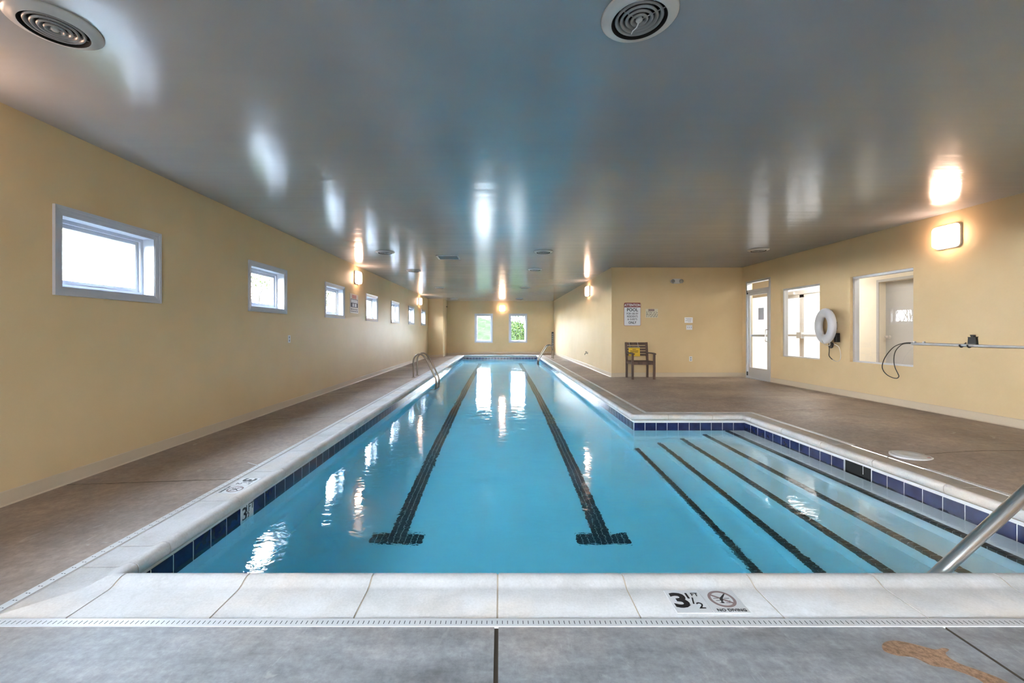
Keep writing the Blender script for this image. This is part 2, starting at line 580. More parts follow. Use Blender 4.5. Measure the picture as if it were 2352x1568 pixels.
# ------------------------------------------------------------------ room shell
# left wall windows: outer casing spans, metres along the wall
WIN_Y = [0.72 + 2.489 * k for k in range(8)] + [0.72 - 2.489]
WW, WZ0, WZ1, CAS = 1.01, 1.446, 2.146, 0.06
holes = [(y + CAS, y + WW - CAS, WZ0 + CAS, WZ1 - CAS) for y in WIN_Y]
wall('wall_left', 'x', XL, -0.2, YF, YB, -0.2, ZC, holes, m_wall)
BW = [(-1.313, -0.378), (0.434, 1.38)]
BZ0, BZ1 = 0.604, 2.095
wall('wall_back', 'y', YB, 0.2, XL, XW + 0.15, -0.2, ZC, [(a + 0.07, b - 0.07, BZ0 + 0.07, BZ1 - 0.07) for a, b in BW], m_wall)
DY0, DY1, DZ1 = 9.18, 10.09, 2.365
WA = (7.77, 8.85, 0.642, 2.066)
WB = (6.01, 7.10, 0.653, 2.09)
wall('wall_right', 'x', XR, 0.15, YF, 14.5, -0.2, ZC, [(DY0, DY1, -0.2, DZ1), WA, WB], m_wall)
wall('wall_alcove', 'y', YA, 0.15, XW, XR, -0.2, ZC, [], m_wall)
wall('wall_lane', 'x', XW, 0.15, YA + 0.15, YB, -0.2, ZC, [], m_wall)
FILL_WIN = [(-0.72, 0.78, 0.25, 2.45)]
wall('wall_front', 'y', YF, -0.2, XL, XR, -0.2, ZC, FILL_WIN, m_wall)
mb = MB()
mb.box(XL, YK, -0.2, XK, YB, ZC)
tag(mb.build('wall_pier', m_wall), kind='structure')
mb = MB()
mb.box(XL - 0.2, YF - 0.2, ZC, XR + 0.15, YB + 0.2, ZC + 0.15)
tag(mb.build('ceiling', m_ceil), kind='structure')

# ------------------------------------------------------------------ deck
cl = lambda v, a=0.0, b=1.0: max(a, min(b, v))
OX0, OX1, OXE = PXL - CO, PXR + CO, PXE + CO
OY0, OYE, OY1 = PY0 - 0.24, PYE + CO, PY1 + CO
def deck_z(x, y):
    zl = -0.047 * cl((OX0 - x) / 1.37)
    if y > OYE:
        d = max(x - OX1, y - OY1 if x < OX1 else x - OX1)
        d = math.hypot(max(x - OX1, 0), max(y - OY1, 0)) if x > OX1 or y > OY1 else 0
        if x > OX1 and x < OXE + 2:
            d = min(d, math.hypot(max(x - OXE, 0), max(y - OYE, 0)))
    else:
        d = max(x - OXE, 0)
    zr = 0.058 * cl(d / 0.8)
    if x < -1.0:
        k = cl((-1.0 - x) / 1.2)
        return zl if y < OY1 else zl * k + zr * (1 - k)
    return zr
def span(a, b, step):
    n = max(1, int(round((b - a) / step)))
    return [a + (b - a) * k / n for k in range(n + 1)]
JX = [(-0.015, 0.008), (1.745, 0.006)]                      # joints in the front pour, along y
JY_R = [3.88, 5.97]                                         # joints across the right deck
JY_L = [3.3 + 2.44 * k for k in range(7)]
JY_W = [8.4 + 2.44 * k for k in range(5)]
xs = set(span(XL, OX0, 0.3) + span(OX0, OX1, 0.6) + span(OX1, OXE, 0.3) + span(OXE, XR, 0.3) + [XW])
ys = set(span(YF, OY0, 0.5) + span(OY0, OYE, 0.5) + span(OYE, YA, 0.3) + span(YA, OY1, 0.5) + span(OY1, YB, 0.18))
gx, gy = [], []
for x, w in JX:
    gx.append((x, w)); xs |= {x - w, x + w}
for y in JY_R + JY_L + JY_W:
    gy.append((y, 0.004)); ys |= {y - 0.004, y + 0.004}
xs, ys = sorted(xs), sorted(ys)
mb = MB()
vid = {}
def dv(x, y):
    if (x, y) not in vid:
        vid[(x, y)] = len(mb.v)
        mb.v.append((x, y, deck_z(x, y)))
    return vid[(x, y)]
for i in range(len(xs) - 1):
    for j in range(len(ys) - 1):
        x0, x1, y0, y1 = xs[i], xs[i + 1], ys[j], ys[j + 1]
        mxx, myy = (x0 + x1) / 2, (y0 + y1) / 2
        if (OX0 < mxx < OX1 and OY0 < myy < OY1) or (OX1 < mxx < OXE and OY0 < myy < OYE):
            continue
        if (myy > YA and mxx > XW) or (myy > YK and mxx < XK - 0.7):
            continue
        groove = (myy < OY0 and any(abs(mxx - x) < w for x, w in gx)) or \
                 (mxx > OXE and any(abs(myy - y) < 0.003 for y in JY_R)) or \
                 (mxx < OX0 and any(abs(myy - y) < 0.003 for y in JY_L)) or \
                 (mxx > OX1 and myy > 8 and any(abs(myy - y) < 0.003 for y in JY_W))
        if groove:
            zz = -0.006
            a = [(x0, y0), (x1, y0), (x1, y1), (x0, y1)]
            top = [(x, y, deck_z(x, y)) for x, y in a]
            bot = [(x, y, deck_z(x, y) + zz) for x, y in a]
            mb.add(top + bot, [(4, 5, 6, 7), (0, 1, 5, 4), (1, 2, 6, 5), (2, 3, 7, 6), (3, 0, 4, 7)], 1)
        else:
            mb.add([], [])
            mb.f.append((dv(x0, y0), dv(x1, y0), dv(x1, y1), dv(x0, y1)))
            mb.mi.append(0); mb.sm.append(False)
tag(mb.build('floor', [m_deck, m_groove]), kind='structure')

# baseboards
def base_strip(name, pts):
    """pts: list of ((x,y),(x,y),inward normal)"""
    mb = MB()
    for (a, b, n) in pts:
        L = math.hypot(b[0] - a[0], b[1] - a[1])
        k = max(1, int(L / 0.6))
        for q in range(k):
            p = [(a[0] + (b[0] - a[0]) * t / k, a[1] + (b[1] - a[1]) * t / k) for t in (q, q + 1)]
            zz = [deck_z(*pp) for pp in p]
            prof = [(0.014, 0.0), (0.007, 0.012), (0.006, 0.098), (0.002, 0.104), (0.0, 0.104)]
            vs = []
            for pp, z in zip(p, zz):
                for d, h in prof:
                    vs.append((pp[0] + n[0] * d, pp[1] + n[1] * d, z + h))
            m_ = len(prof)
            mb.add(vs, [(i, i + 1, m_ + i + 1, m_ + i) for i in range(m_ - 1)])
    return tag(mb.build(name, m_basebd), kind='structure')
base_strip('baseboard_left', [((XL, YF), (XL, YK), (1, 0)), ((XL, YK), (XK, YK), (0, -1)), ((XK, YK), (XK, YB), (1, 0))])
base_strip('baseboard_back', [((XK, YB), (XW, YB), (0, -1))])
base_strip('baseboard_lane', [((XW, YB), (XW, YA), (-1, 0))])
base_strip('baseboard_alcove', [((XW, YA), (XR, YA), (0, -1))])
base_strip('baseboard_right', [((XR, YA), (XR, DY1), (-1, 0)), ((XR, DY0), (XR, YF), (-1, 0))])

# ------------------------------------------------------------------ pool
LOOP = [(PXL, PY0), (PXE, PY0), (PXE, PYE), (PXR, PYE), (PXR, PY1), (PXL, PY1)]
def offset_loop(loop, o):
    """move every side of an axis-aligned ccw loop outwards by o"""
    n, res = len(loop), []
    for i in range(n):
        p0, p1, p2 = loop[i - 1], loop[i], loop[(i + 1) % n]
        x, y = p1
        for a, b in ((p0, p1), (p1, p2)):
            dx, dy = b[0] - a[0], b[1] - a[1]
            L = math.hypot(dx, dy)
            x += o * dy / L
            y += -o * dx / L
        res.append((x, y))
    return res

pool = empty('pool_basin', (0, 0, ZD), 'long white plastered lap pool with a wide stepped bay on its right', 'pool', kind='structure')
mb = MB()
n = len(LOOP)
for i in range(n):
    a, b = LOOP[i], LOOP[(i + 1) % n]
    mb.quad((*a, ZD), (*b, ZD), (*b, -0.05), (*a, -0.05))
mb.quad((PXL, PY0, ZD), (PXR, PY0, ZD), (PXR, PY1, ZD), (PXL, PY1, ZD))
mb.quad((PXR, PY0, ZD), (PXE, PY0, ZD), (PXE, PYE, ZD), (PXR, PYE, ZD))
mb.build('basin_shell', m_plaster, pool)
mb = MB()
edges = STEP_X + [PXE]
for k in range(5):
    mb.quad((edges[k], PY0, STEP_Z[k]), (edges[k + 1], PY0, STEP_Z[k]), (edges[k + 1], PYE, STEP_Z[k]), (edges[k], PYE, STEP_Z[k]))
    lo = ZD if k == 0 else STEP_Z[k - 1]
    mb.quad((edges[k], PY0, lo), (edges[k], PY0, STEP_Z[k]), (edges[k], PYE, STEP_Z[k]), (edges[k], PYE, lo))
mb.build('entry_steps', m_plaster, pool)
for k in range(5):                                            # a row of small dark tiles along each step edge
    mb = MB()
    y = PY0 + 0.02
    while y < PYE - 0.06:
        mb.box(STEP_X[k] - 0.003, y, STEP_Z[k] - 0.045, STEP_X[k] + 0.048, min(y + 0.047, PYE - 0.005), STEP_Z[k] + 0.003)
        y += 0.0508
    mb.build('step_nosing', m_nose, pool)
for cx in (-0.91, 0.9):                                       # two T-ended lane lines
    mb = MB()
    for r in range(3):
        for c_ in range(9):
            x, y = cx - 0.2286 + c_ * 0.0508, 3.60 + r * 0.0508
            mb.box(x + 0.002, y + 0.002, ZD, x + 0.0488, y + 0.0488, ZD + 0.003)
            mb.box(x + 0.002, 19.0 + r * 0.0508, ZD, x + 0.0488, 19.0468 + r * 0.0508, ZD + 0.003)
    y = 3.60 + 3 * 0.0508
    while y < 18.96:
        for c_ in range(3):
            x = cx - 0.0762 + c_ * 0.0508
            mb.box(x + 0.002, y + 0.002, ZD, x + 0.0488, y + 0.0488, ZD + 0.003)
        y += 0.0508
    mb.build('lane_line', m_lane, pool)
# waterline tiles
TP, TZ0, TZ1 = 0.1524, -0.246, -0.093
SKIM_Y = (3.79, 4.075)
phase = {0: PXL + 0.02, 1: PYE, 2: PXR, 3: PYE, 4: PXL, 5: 2.354}
mb = MB()
for i in range(n):
    a, b = LOOP[i], LOOP[(i + 1) % n]
    along = 0 if a[1] == b[1] else 1
    lo, hi = sorted((a[along], b[along]))
    other = a[1 - along]
    dx, dy = b[0] - a[0], b[1] - a[1]
    L = math.hypot(dx, dy)
    nx, ny = -dy / L, dx / L                                   # into the pool
    k = math.floor((lo - phase[i]) / TP)
    while phase[i] + k * TP < hi:
        s0, s1 = max(phase[i] + k * TP + 0.003, lo + 0.001), min(phase[i] + (k + 1) * TP - 0.003, hi - 0.001)
        k += 1
        if s1 - s0 < 0.01:
            continue
        if i == 5 and abs((s0 + s1) / 2 - 3.04) < 0.05:
            continue
        if i == 1 and s1 > SKIM_Y[0] and s0 < SKIM_Y[1]:
            if s0 < SKIM_Y[0]: s1 = SKIM_Y[0] - 0.004
            elif s1 > SKIM_Y[1]: s0 = SKIM_Y[1] + 0.004
            else: continue
        t = 0.005
        if along == 0:
            mb.box(s0, other, TZ0, s1, other + ny * t, TZ1)
        else:
            mb.box(other, s0, TZ0, other + nx * t, s1, TZ1)
mb.build('waterline_tile_band', m_tile, pool)
mb = MB()
GL = offset_loop(LOOP, -0.0042)
for i in range(n):
    a, b = GL[i], GL[(i + 1) % n]
    mb.quad((*a, TZ0), (*b, TZ0), (*b, TZ1), (*a, TZ1))
mb.build('tile_grout', m_mortar, pool)
# skimmer mouth in the right wall of the bay
sk = empty('skimmer', (PXE, 3.93, -0.2), 'square black skimmer mouth in the blue tiled wall of the stepped bay', 'skimmer')
mb = MB()
y0, y1, z0, z1 = SKIM_Y[0], SKIM_Y[1], -0.27, -0.083
mb.box(PXE - 0.007, y0, z0, PXE - 0.0055, y1, z1)
mb.build('mouth', m_dark, sk)
mb = MB()
for (a, b, c_, d) in ((y0 - 0.006, y0, z0, z1), (y1, y1 + 0.006, z0, z1), (y0, y1, z1, z1 + 0.006)):
    mb.box(PXE - 0.008, a, c_, PXE, b, d)
mb.box(PXE - 0.0085, 3.872, -0.16, PXE - 0.006, 3.876, z1)
mb.build('frame', m_mortar, sk)

# coping: raised-lip stones, sweeping the pool edge
PROF = [(0.24, -0.06), (0.24, -0.008), (0.232, 0.0), (0.05, 0.001), (0.03, 0.005), (0.008, 0.016), (-0.016, 0.0245), (-0.036, 0.0245),
        (-0.056, 0.015), (-0.062, 0.002), (-0.062, -0.022), (-0.055, -0.04), (-0.04, -0.05), (0.0, -0.052)]
PROF = [(o if o < 0.2 else o - 0.015, z) for o, z in PROF]
GP = [(o + (0.004 if o < 0.1 else -0.004), z - 0.004) for o, z in PROF]
mb = MB()
rings_cache = {}
def ring(P_, o):
    key = (id(P_), o)
    return rings_cache.setdefault(key, offset_loop(LOOP, o))
def sweep(P_, i, t0, t1, mi):
    """one stone along side i between parameters t0..t1 of the inner edge (None = mitre)"""
    a, b = LOOP[i], LOOP[(i + 1) % n]
    along = 0 if a[1] == b[1] else 1
    vs = []
    for end, tt in ((0, t0), (1, t1)):
        for o, z in P_:
            R = ring(P_, o + (0.015 if (i == 0 and o > 0.2) else 0.0))
            p = list(R[i] if end == 0 else R[(i + 1) % n])
            if tt is not None:
                p[along] = tt
            vs.append((p[0], p[1], z))
    m_ = len(P_)
    mb.add(vs, [(k, m_ + k, m_ + k + 1, k + 1) for k in range(m_ - 1)], mi, True)
    if t0 is not None:
        mb.add(vs[:m_], [tuple(range(m_))], mi)
    if t1 is not None:
        mb.add(vs[m_:], [tuple(range(m_))[::-1]], mi)
STONE = {0: (-0.012, 0.583), 1: (2.52, 0.6), 2: (2.3, 0.6), 3: (6.3, 0.6), 4: (0.0, 0.6), 5: (2.867, 0.605)}
for i in range(n):
    a, b = LOOP[i], LOOP[(i + 1) % n]
    along = 0 if a[1] == b[1] else 1
    lo, hi = sorted((a[along], b[along]))
    sgn = 1 if b[along] > a[along] else -1
    p0, pit = STONE[i]
    js = []
    k = math.ceil((lo + 0.07 - p0) / pit)
    while p0 + k * pit < hi - 0.12:
        js.append(p0 + k * pit); k += 1
    if i == 5:
        js = [2.06] + js
    if sgn < 0:
        js = js[::-1]
    ends = [None] + js + [None]
    for q in range(len(ends) - 1):
        t0, t1 = ends[q], ends[q + 1]
        sweep(PROF, i, None if t0 is None else t0 + sgn * 0.0035, None if t1 is None else t1 - sgn * 0.0035, 0)
    sweep(GP, i, None, None, 1)
    # white mortar bed between stone and tile
    e0, e1 = ring(PROF, -0.001)[i], ring(PROF, -0.001)[(i + 1) % n]
    mb.quad((*e0, TZ1), (*e1, TZ1), (*e1, -0.05), (*e0, -0.05), 2)
cop = mb.build('coping', [m_coping, m_grout, m_mortar])
tag(cop, 'pale stone coping with raised rounded lip around the pool edge', 'coping', kind='structure')

# water
mb = MB()
W = offset_loop(LOOP, 0.004)
m_ = len(W)
zb = ZD - 0.02
mb.add([(x, y, ZW) for x, y in W] + [(x, y, zb) for x, y in W], [(0, 1, 2, 3, 4, 5), (11, 10, 9, 8, 7, 6)] + [(i, 6 + i, 6 + (i + 1) % 6, (i + 1) % 6) for i in range(6)])
wat = recalc(mb.build('pool_water', m_water))
tag(wat, 'clear turquoise water filling the pool, nearly still', 'water', kind='stuff')

# slotted white deck drains beside the coping
def drain(name, x0, y0, x1, y1, slots, label, cross=True, pitch=0.0205):
    cx, cyy = (x0 + x1) / 2, (y0 + y1) / 2
    root = empty('deck_drain', (cx, cyy, 0), label, 'drain', 'white slotted drains beside the coping')
    mb = MB()
    mb.box(x0, y0, -0.02, x1, y1, 0.0035)
    alongx = (x1 - x0) > (y1 - y0)
    mb.build('drain_cover', m_white, root)
    if slots:
        mb = MB()
        L = (x1 - x0) if alongx else (y1 - y0)
        k = 0
        while 0.01 + k * pitch < L - 0.006:
            q = 0.01 + k * pitch
            if alongx:
                mb.box(x0 + q, y0 + 0.012, 0.0, x0 + q + 0.0025, y1 - 0.014, 0.0039)
            else:
                mb.box(x0 + 0.012, y0 + q, 0.0, x0 + 0.019, y0 + q + 0.0035, 0.0039)
                mb.box(x0 + 0.025, y0 + q, 0.0, x0 + 0.032, y0 + q + 0.0035, 0.0039)
            k += 1
        s_ = mb.build('drain_slots', m_dark, root)
        tag(s_, 'row of narrow dark slots', kind='stuff')
    return root
drain('f', OX0 - 0.044, OY0 - 0.046, OXE + 0.044, OY0 - 0.002, True, 'white slotted drain strip across the grey concrete in front of the pool')
drain('l', OX0 - 0.044, OY0, OX0 - 0.002, OY1, True, 'white dotted drain strip along the left edge of the pool', pitch=0.05)
drain('e1', OXE + 0.002, OY0, OXE + 0.044, 3.55, True, 'short white dotted drain strip right of the bay, before the round lid', pitch=0.04)
drain('e2', OXE + 0.002, 4.28, OXE + 0.044, OYE, False, 'white drain strip right of the bay, beyond the round lid')
drain('b', OX1 + 0.044, OYE + 0.002, OXE + 0.044, OYE + 0.04, False, 'short white drain strip behind the far end of the bay')
drain('w', OX1 + 0.002, OYE + 0.002, OX1 + 0.04, OY1, False, 'long thin white drain strip along the right edge of the swim lane')

# depth markers
def depth_tile(name, at, ax, label, group=None):
    """white square tile reading 3 1/2 FT"""
    root = empty('depth_marker_tile', at, label, 'depth marker')
    u, v = AX[ax]
    nn = u.cross(v)
    at = Vector(at)
    mb = MB()
    plate(mb, at, ax, 0.15, 0.15, 0.002)
    mb.build('tile', m_wtile, root)
    mb = MB()
    f = at + nn * 0.0024
    text_into(mb, '3', 0.132, f + u * -0.030 + v * 0.001, ax, bold=0.03, stretch=1.2)
    text_into(mb, '1', 0.05, f + u * 0.013 + v * 0.034, ax, bold=0.025, stretch=1.2)
    text_into(mb, '/', 0.055, f + u * 0.024 + v * 0.001, ax, bold=0.02)
    text_into(mb, '2', 0.054, f + u * 0.043 + v * -0.031, ax, bold=0.008, stretch=1.15)
    text_into(mb, 'FT', 0.03, f + u * 0.048 + v * 0.044, ax, bold=0.006)
    mb.build('lettering', m_black, root)
    return root
def nodiving_tile(name, at, ax, label):
    root = empty('no_diving_tile', at, label, 'warning tile')
    u, v = AX[ax]
    nn = u.cross(v)
    at = Vector(at)
    mb = MB()
    plate(mb, at, ax, 0.15, 0.15, 0.002)
    mb.build('tile', m_wtile, root)
    f = at + nn * 0.0022 + v * 0.014
    P = lambda a, b, d=0.0: f + u * a + v * b + nn * d
    mb = MB()
    N = 40
    vs, fs = [], []
    for k in range(N):
        a = 2 * PI * k / N
        vs += [P(0.056 * math.cos(a), 0.056 * math.sin(a), 0.0006), P(0.044 * math.cos(a), 0.044 * math.sin(a), 0.0006)]
        k2 = (k + 1) % N
        fs.append((2 * k, 2 * k2, 2 * k2 + 1, 2 * k + 1))
    mb.add(vs, fs)
    q = math.radians(-38)
    d, e = (math.cos(q), math.sin(q)), (-math.sin(q), math.cos(q))
    mb.prism([(d[0] * s * 0.047 + e[0] * w, d[1] * s * 0.047 + e[1] * w) for s, w in ((-1, -0.005), (1, -0.005), (1, 0.005), (-1, 0.005))], P, 0, 0.0007)
    mb.build('prohibition_ring', m_ringb, root)
    mb = MB()
    mb.prism([(0.03, 0.034), (0.026, 0.036), (-0.004, 0.008), (-0.012, -0.006), (-0.008, -0.016), (0.0, -0.012), (0.006, 0.004)], P, 0, 0.0008)   # diver, head down
    mb.prism([(-0.008 + 0.006 * math.cos(k * PI / 5), -0.022 + 0.006 * math.sin(k * PI / 5)) for k in range(10)], P, 0, 0.0008)
    for z, a, b in ((0.004, -0.034, -0.008), (0.004, 0.012, 0.034), (-0.012, -0.03, -0.014), (-0.014, 0.008, 0.03), (-0.027, -0.022, 0.0), (-0.026, 0.006, 0.024)):
        mb.prism([(a, z), (b, z), (b, z + 0.0022), (a, z + 0.0022)], P, 0, 0.0006)
    mb.build('diver_symbol', m_black, root)
    mb = MB()
    text_into(mb, 'NO DIVING', 0.023, at + nn * 0.0026 + v * -0.059 + u * 0.004, ax, bold=0.01, stretch=1.02)
    mb.build('lettering', m_black, root)
    return root
depth_tile('a', (0.806, 1.797, 0.001), 'floor', 'white tile with a black three and a half feet mark set in the front coping')
nodiving_tile('b', (0.960, 1.797, 0.001), 'floor', 'white no diving tile with brown ring set in the front coping')
depth_tile('c', (-1.965, 3.235, 0.001), 'floorleft', 'depth tile on top of the left coping, its number facing the left wall')
nodiving_tile('d', (-1.965, 3.075, 0.001), 'floorleft', 'small no diving tile on top of the left coping, facing the left wall')
wt = empty('waterline_depth_tile', (PXL, 3.04, -0.17), 'white tile with black depth mark among the dark waterline tiles on the left', 'depth marker')
mb = MB()
mb.box(PXL, 3.04 - 0.073, TZ0, PXL + 0.005, 3.04 + 0.073, TZ1)
mb.build('tile', m_wtile, wt)
mb = MB()
text_into(mb, '3', 0.135, (PXL + 0.0058, 3.008, -0.155), 'left', bold=0.012)
text_into(mb, '1FT', 0.066, (PXL + 0.0058, 3.068, -0.122), 'left', bold=0.008)
text_into(mb, '2', 0.06, (PXL + 0.0058, 3.05, -0.178), 'left', bold=0.008)
mb.box(PXL + 0.005, 3.034, -0.150, PXL + 0.0062, 3.066, -0.146)
mb.build('lettering', m_black, wt)

# ------------------------------------------------------------------ windows
def left_window(num, y0, label):
    y1, z0, z1 = y0 + WW, WZ0, WZ1
    root = empty('window_%d' % num, (XL, (y0 + y1) / 2, z0), label, 'window', 'small high windows in the left wall', 'structure')
    mb = MB()                                                   # picture-frame casing, two steps, mitred
    for d0, d1, t0, t1 in ((0.0, 0.022, 0.024, 0.02), (0.022, 0.048, 0.016, 0.013), (0.048, CAS + 0.004, 0.011, 0.009)):
        o = [(y0 + d0, z0 + d0), (y1 - d0, z0 + d0), (y1 - d0, z1 - d0), (y0 + d0, z1 - d0)]
        i_ = [(y0 + d1, z0 + d1), (y1 - d1, z0 + d1), (y1 - d1, z1 - d1), (y0 + d1, z1 - d1)]
        for k in range(4):
            k2 = (k + 1) % 4
            A, B, C, D = o[k], o[k2], i_[k2], i_[k]
            X = XL + 0.0
            mb.quad((X + t0, *A), (X + t0, *B), (X + t1, *C), (X + t1, *D))
            mb.quad((X, *A), (X, *B), (X + t0, *B), (X + t0, *A))
            mb.quad((X, *C), (X, *D), (X + t1, *D), (X + t1, *C))
    mb.build('casing', m_trim, root)
    a0, a1, b0, b1 = y0 + CAS, y1 - CAS, z0 + CAS, z1 - CAS
    mb = MB()                                                   # jamb lining the opening
    for (p, q, r, s_) in ((a0, a0 + 0.012, b0, b1), (a1 - 0.012, a1, b0, b1), (a0, a1, b0, b0 + 0.012), (a0, a1, b1 - 0.012, b1)):
        mb.box(XL - 0.19, p, r, XL + 0.004, q, s_)
    mb.build('jamb', m_trim, root)
    mb = MB()
    def ringbox(d, w, xa, xb):
        p0, p1, r0, r1 = a0 + 0.012 + d, a1 - 0.012 - d, b0 + 0.012 + d, b1 - 0.012 - d
        for (p, q, r, s_) in ((p0, p0 + w, r0, r1), (p1 - w, p1, r0, r1), (p0 + w, p1 - w, r0, r0 + w), (p0 + w, p1 - w, r1 - w, r1)):
            mb.box(xa, p, r, xb, q, s_)
    ringbox(0.0, 0.03, XL - 0.19, XL - 0.105)
    ringbox(0.03, 0.035, XL - 0.175, XL - 0.125)
    mb.build('sash', m_trim, root)
    mb = MB()
    mb.quad((XL - 0.15, a0 + 0.06, b0 + 0.06), (XL - 0.15, a1 - 0.06, b0 + 0.06), (XL - 0.15, a1 - 0.06, b1 - 0.06), (XL - 0.15, a0 + 0.06, b1 - 0.06))
    mb.build('glass_pane', m_glass, root)
LW = ['nearest left wall window beside the photographer, outside the picture', 'largest looking left wall window, nearest the front',
      'second small window along the left wall, bare branches outside', 'third left wall window, just before the warning sign',
      'fourth left wall window, just beyond the warning sign', 'fifth small window along the left wall', 'sixth small window along the left wall',
      'smallest looking left wall window, last before the far corner pier', 'left wall window behind the photographer, outside the picture']
for k, y in enumerate(WIN_Y):
    left_window(k + 1 if k < 8 else 16, y, LW[k])

def back_window(num, a, b, label):
    root = empty('window_%d' % num, ((a + b) / 2, YB, BZ0), label, 'window', kind='structure')
    mb = MB()
    def frame(mb, i0, w, ya, yb):
        x0, x1, z0, z1 = a + i0, b - i0, BZ0 + i0, BZ1 - i0
        for (p, q, r, s_) in ((x0, x0 + w, z0, z1), (x1 - w, x1, z0, z1), (x0 + w, x1 - w, z0, z0 + w), (x0 + w, x1 - w, z1 - w, z1)):
            mb.box(p, ya, r, q, yb, s_)
    frame(mb, 0.0, 0.03, YB - 0.026, YB)
    frame(mb, 0.03, 0.045, YB - 0.016, YB)
    mb.build('casing', m_trim, root)
    mb = MB(); frame(mb, 0.07, 0.012, YB - 0.004, YB + 0.19); mb.build('jamb', m_trim, root)
    mb = MB(); frame(mb, 0.082, 0.05, YB + 0.1, YB + 0.17); mb.build('sash', m_trim, root)
    mb = MB()
    i0 = 0.12
    mb.quad((a + i0, YB + 0.14, BZ0 + i0), (b - i0, YB + 0.14, BZ0 + i0), (b - i0, YB + 0.14, BZ1 - i0), (a + i0, YB + 0.14, BZ1 - i0))
    mb.build('glass_pane', m_glass, root)
back_window(9, *BW[0], 'left of the two tall windows in the end wall, pale grass slope outside')
back_window(10, *BW[1], 'right of the two tall windows in the end wall, leafy bush outside')

def storefront(num, W4, label):
    y0, y1, z0, z1 = W4
    root = empty('window_%d' % num, (XR, (y0 + y1) / 2, z0), label, 'window', kind='structure')
    mb = MB()
    w = 0.035
    for (p, q, r, s_) in ((y0, y0 + w, z0, z1), (y1 - w, y1, z0, z1), (y0 + w, y1 - w, z0, z0 + 0.02), (y0 + w, y1 - w, z1 - w, z1)):
        mb.box(XR + 0.05, p, r, XR + 0.13, q, s_)
    mb.build('frame', m_alum, root)
    mb = MB()
    mb.quad((XR + 0.09, y0 + 0.01, z0 + 0.01), (XR + 0.09, y1 - 0.01, z0 + 0.01), (XR + 0.09, y1 - 0.01, z1 - 0.01), (XR + 0.09, y0 + 0.01, z1 - 0.01))
    mb.build('glass_pane', m_glass, root)
storefront(11, WA, 'interior window beside the glass door, double doors seen through it')
storefront(12, WB, 'wider interior window right of the life ring, grey door seen through it')

# unseen window added behind the camera to light the front of the room
for k, (a, b, z0, z1) in enumerate(FILL_WIN):
    root = empty('window_%d' % (13 + k), ((a + b) / 2, YF, z0), None, 'window', kind='structure')  # unseen window added for light
    mb = MB()
    for (p, q, r, s_) in ((a, a + 0.06, z0, z1), (b - 0.06, b, z0, z1), (a, b, z0, z0 + 0.06), (a, b, z1 - 0.06, z1), ((a + b) / 2 - 0.03, (a + b) / 2 + 0.03, z0, z1)):
        mb.box(p, YF - 0.14, r, q, YF - 0.06, s_)
    mb.build('frame', m_trim, root)
    mb = MB()
    mb.quad((a, YF - 0.1, z0), (b, YF - 0.1, z0), (b, YF - 0.1, z1), (a, YF - 0.1, z1))
    mb.build('glass_pane', m_glass, root)
    root['label'] = 'unseen tall window added behind the photographer for light'

# ------------------------------------------------------------------ glass door
ZR = 0.058
door = empty('door_1', (XR, (DY0 + DY1) / 2, ZR), 'glazed aluminium door with transom in the right wall by the alcove', 'door', kind='structure')
mb = MB()
xa, xb = XR - 0.012, XR + 0.10
w = 0.05
mb.box(xa, DY0, ZR, xb, DY0 + w, DZ1); mb.box(xa, DY1 - w, ZR, xb, DY1, DZ1)
mb.box(xa, DY0 + w, DZ1 - 0.045, xb, DY1 - w, DZ1); mb.box(xa, DY0 + w, 2.10, xb, DY1 - w, 2.155)
mb.box(XR - 0.03, DY0, -0.1, XR + 0.16, DY1, ZR + 0.008)
mb.build('door_frame', m_alum, door)
mb = MB()
mb.quad((XR + 0.04, DY0 + w, 2.15), (XR + 0.04, DY1 - w, 2.15), (XR + 0.04, DY1 - w, 2.33), (XR + 0.04, DY0 + w, 2.33))
mb.build('transom_pane', m_glass, door)
mb = MB()
l0, l1, lz0, lz1 = DY0 + w + 0.004, DY1 - w - 0.004, ZR + 0.012, 2.095
xa, xb = XR + 0.005, XR + 0.05
st = 0.075
mb.box(xa, l0, lz0, xb, l0 + st, lz1); mb.box(xa, l1 - st, lz0, xb, l1, lz1)
mb.box(xa, l0 + st, lz0, xb, l1 - st, lz0 + 0.25); mb.box(xa, l0 + st, lz1 - 0.07, xb, l1 - st, lz1)
leaf = mb.build('door_leaf', m_alum, door)
mb = MB()
mb.quad((XR + 0.03, l0 + st, lz0 + 0.25), (XR + 0.03, l1 - st, lz0 + 0.25), (XR + 0.03, l1 - st, lz1 - 0.07), (XR + 0.03, l0 + st, lz1 - 0.07))
mb.build('glass_pane', m_glass, leaf)
mb = MB()
mb.box(XR + 0.055, l0 + 0.02, 1.05, XR + 0.085, l1 - 0.02, 1.10)
mb.build('push_bar', m_alum, leaf)
mb = MB()
hy = l0 + st / 2
mb.tube(smooth_path([(XR + 0.005, hy, 1.21), (XR - 0.04, hy, 1.21), (XR - 0.058, hy + 0.004, 1.19), (XR - 0.058, hy + 0.01, 1.08), (XR - 0.058, hy + 0.004, 0.97), (XR - 0.04, hy, 0.95), (XR + 0.005, hy, 0.95)], 5), 0.0115, 10)
mb.build('pull_handle', m_steel, leaf)
mb = MB()
for z in (0.12, 2.06):
    mb.tube([(XR - 0.006, DY1 - 0.05, z), (XR - 0.006, DY1 - 0.05, z + 0.09)], 0.014, 8)
mb.build('hinges', m_dark, door)
mb = MB()
plate(mb, (XR + 0.0295, 9.565, 1.575), 'right', 0.2, 0.27, 0.001)
pp = mb.build('door_notice', m_greyink, origin=(XR, 9.565, 1.575))
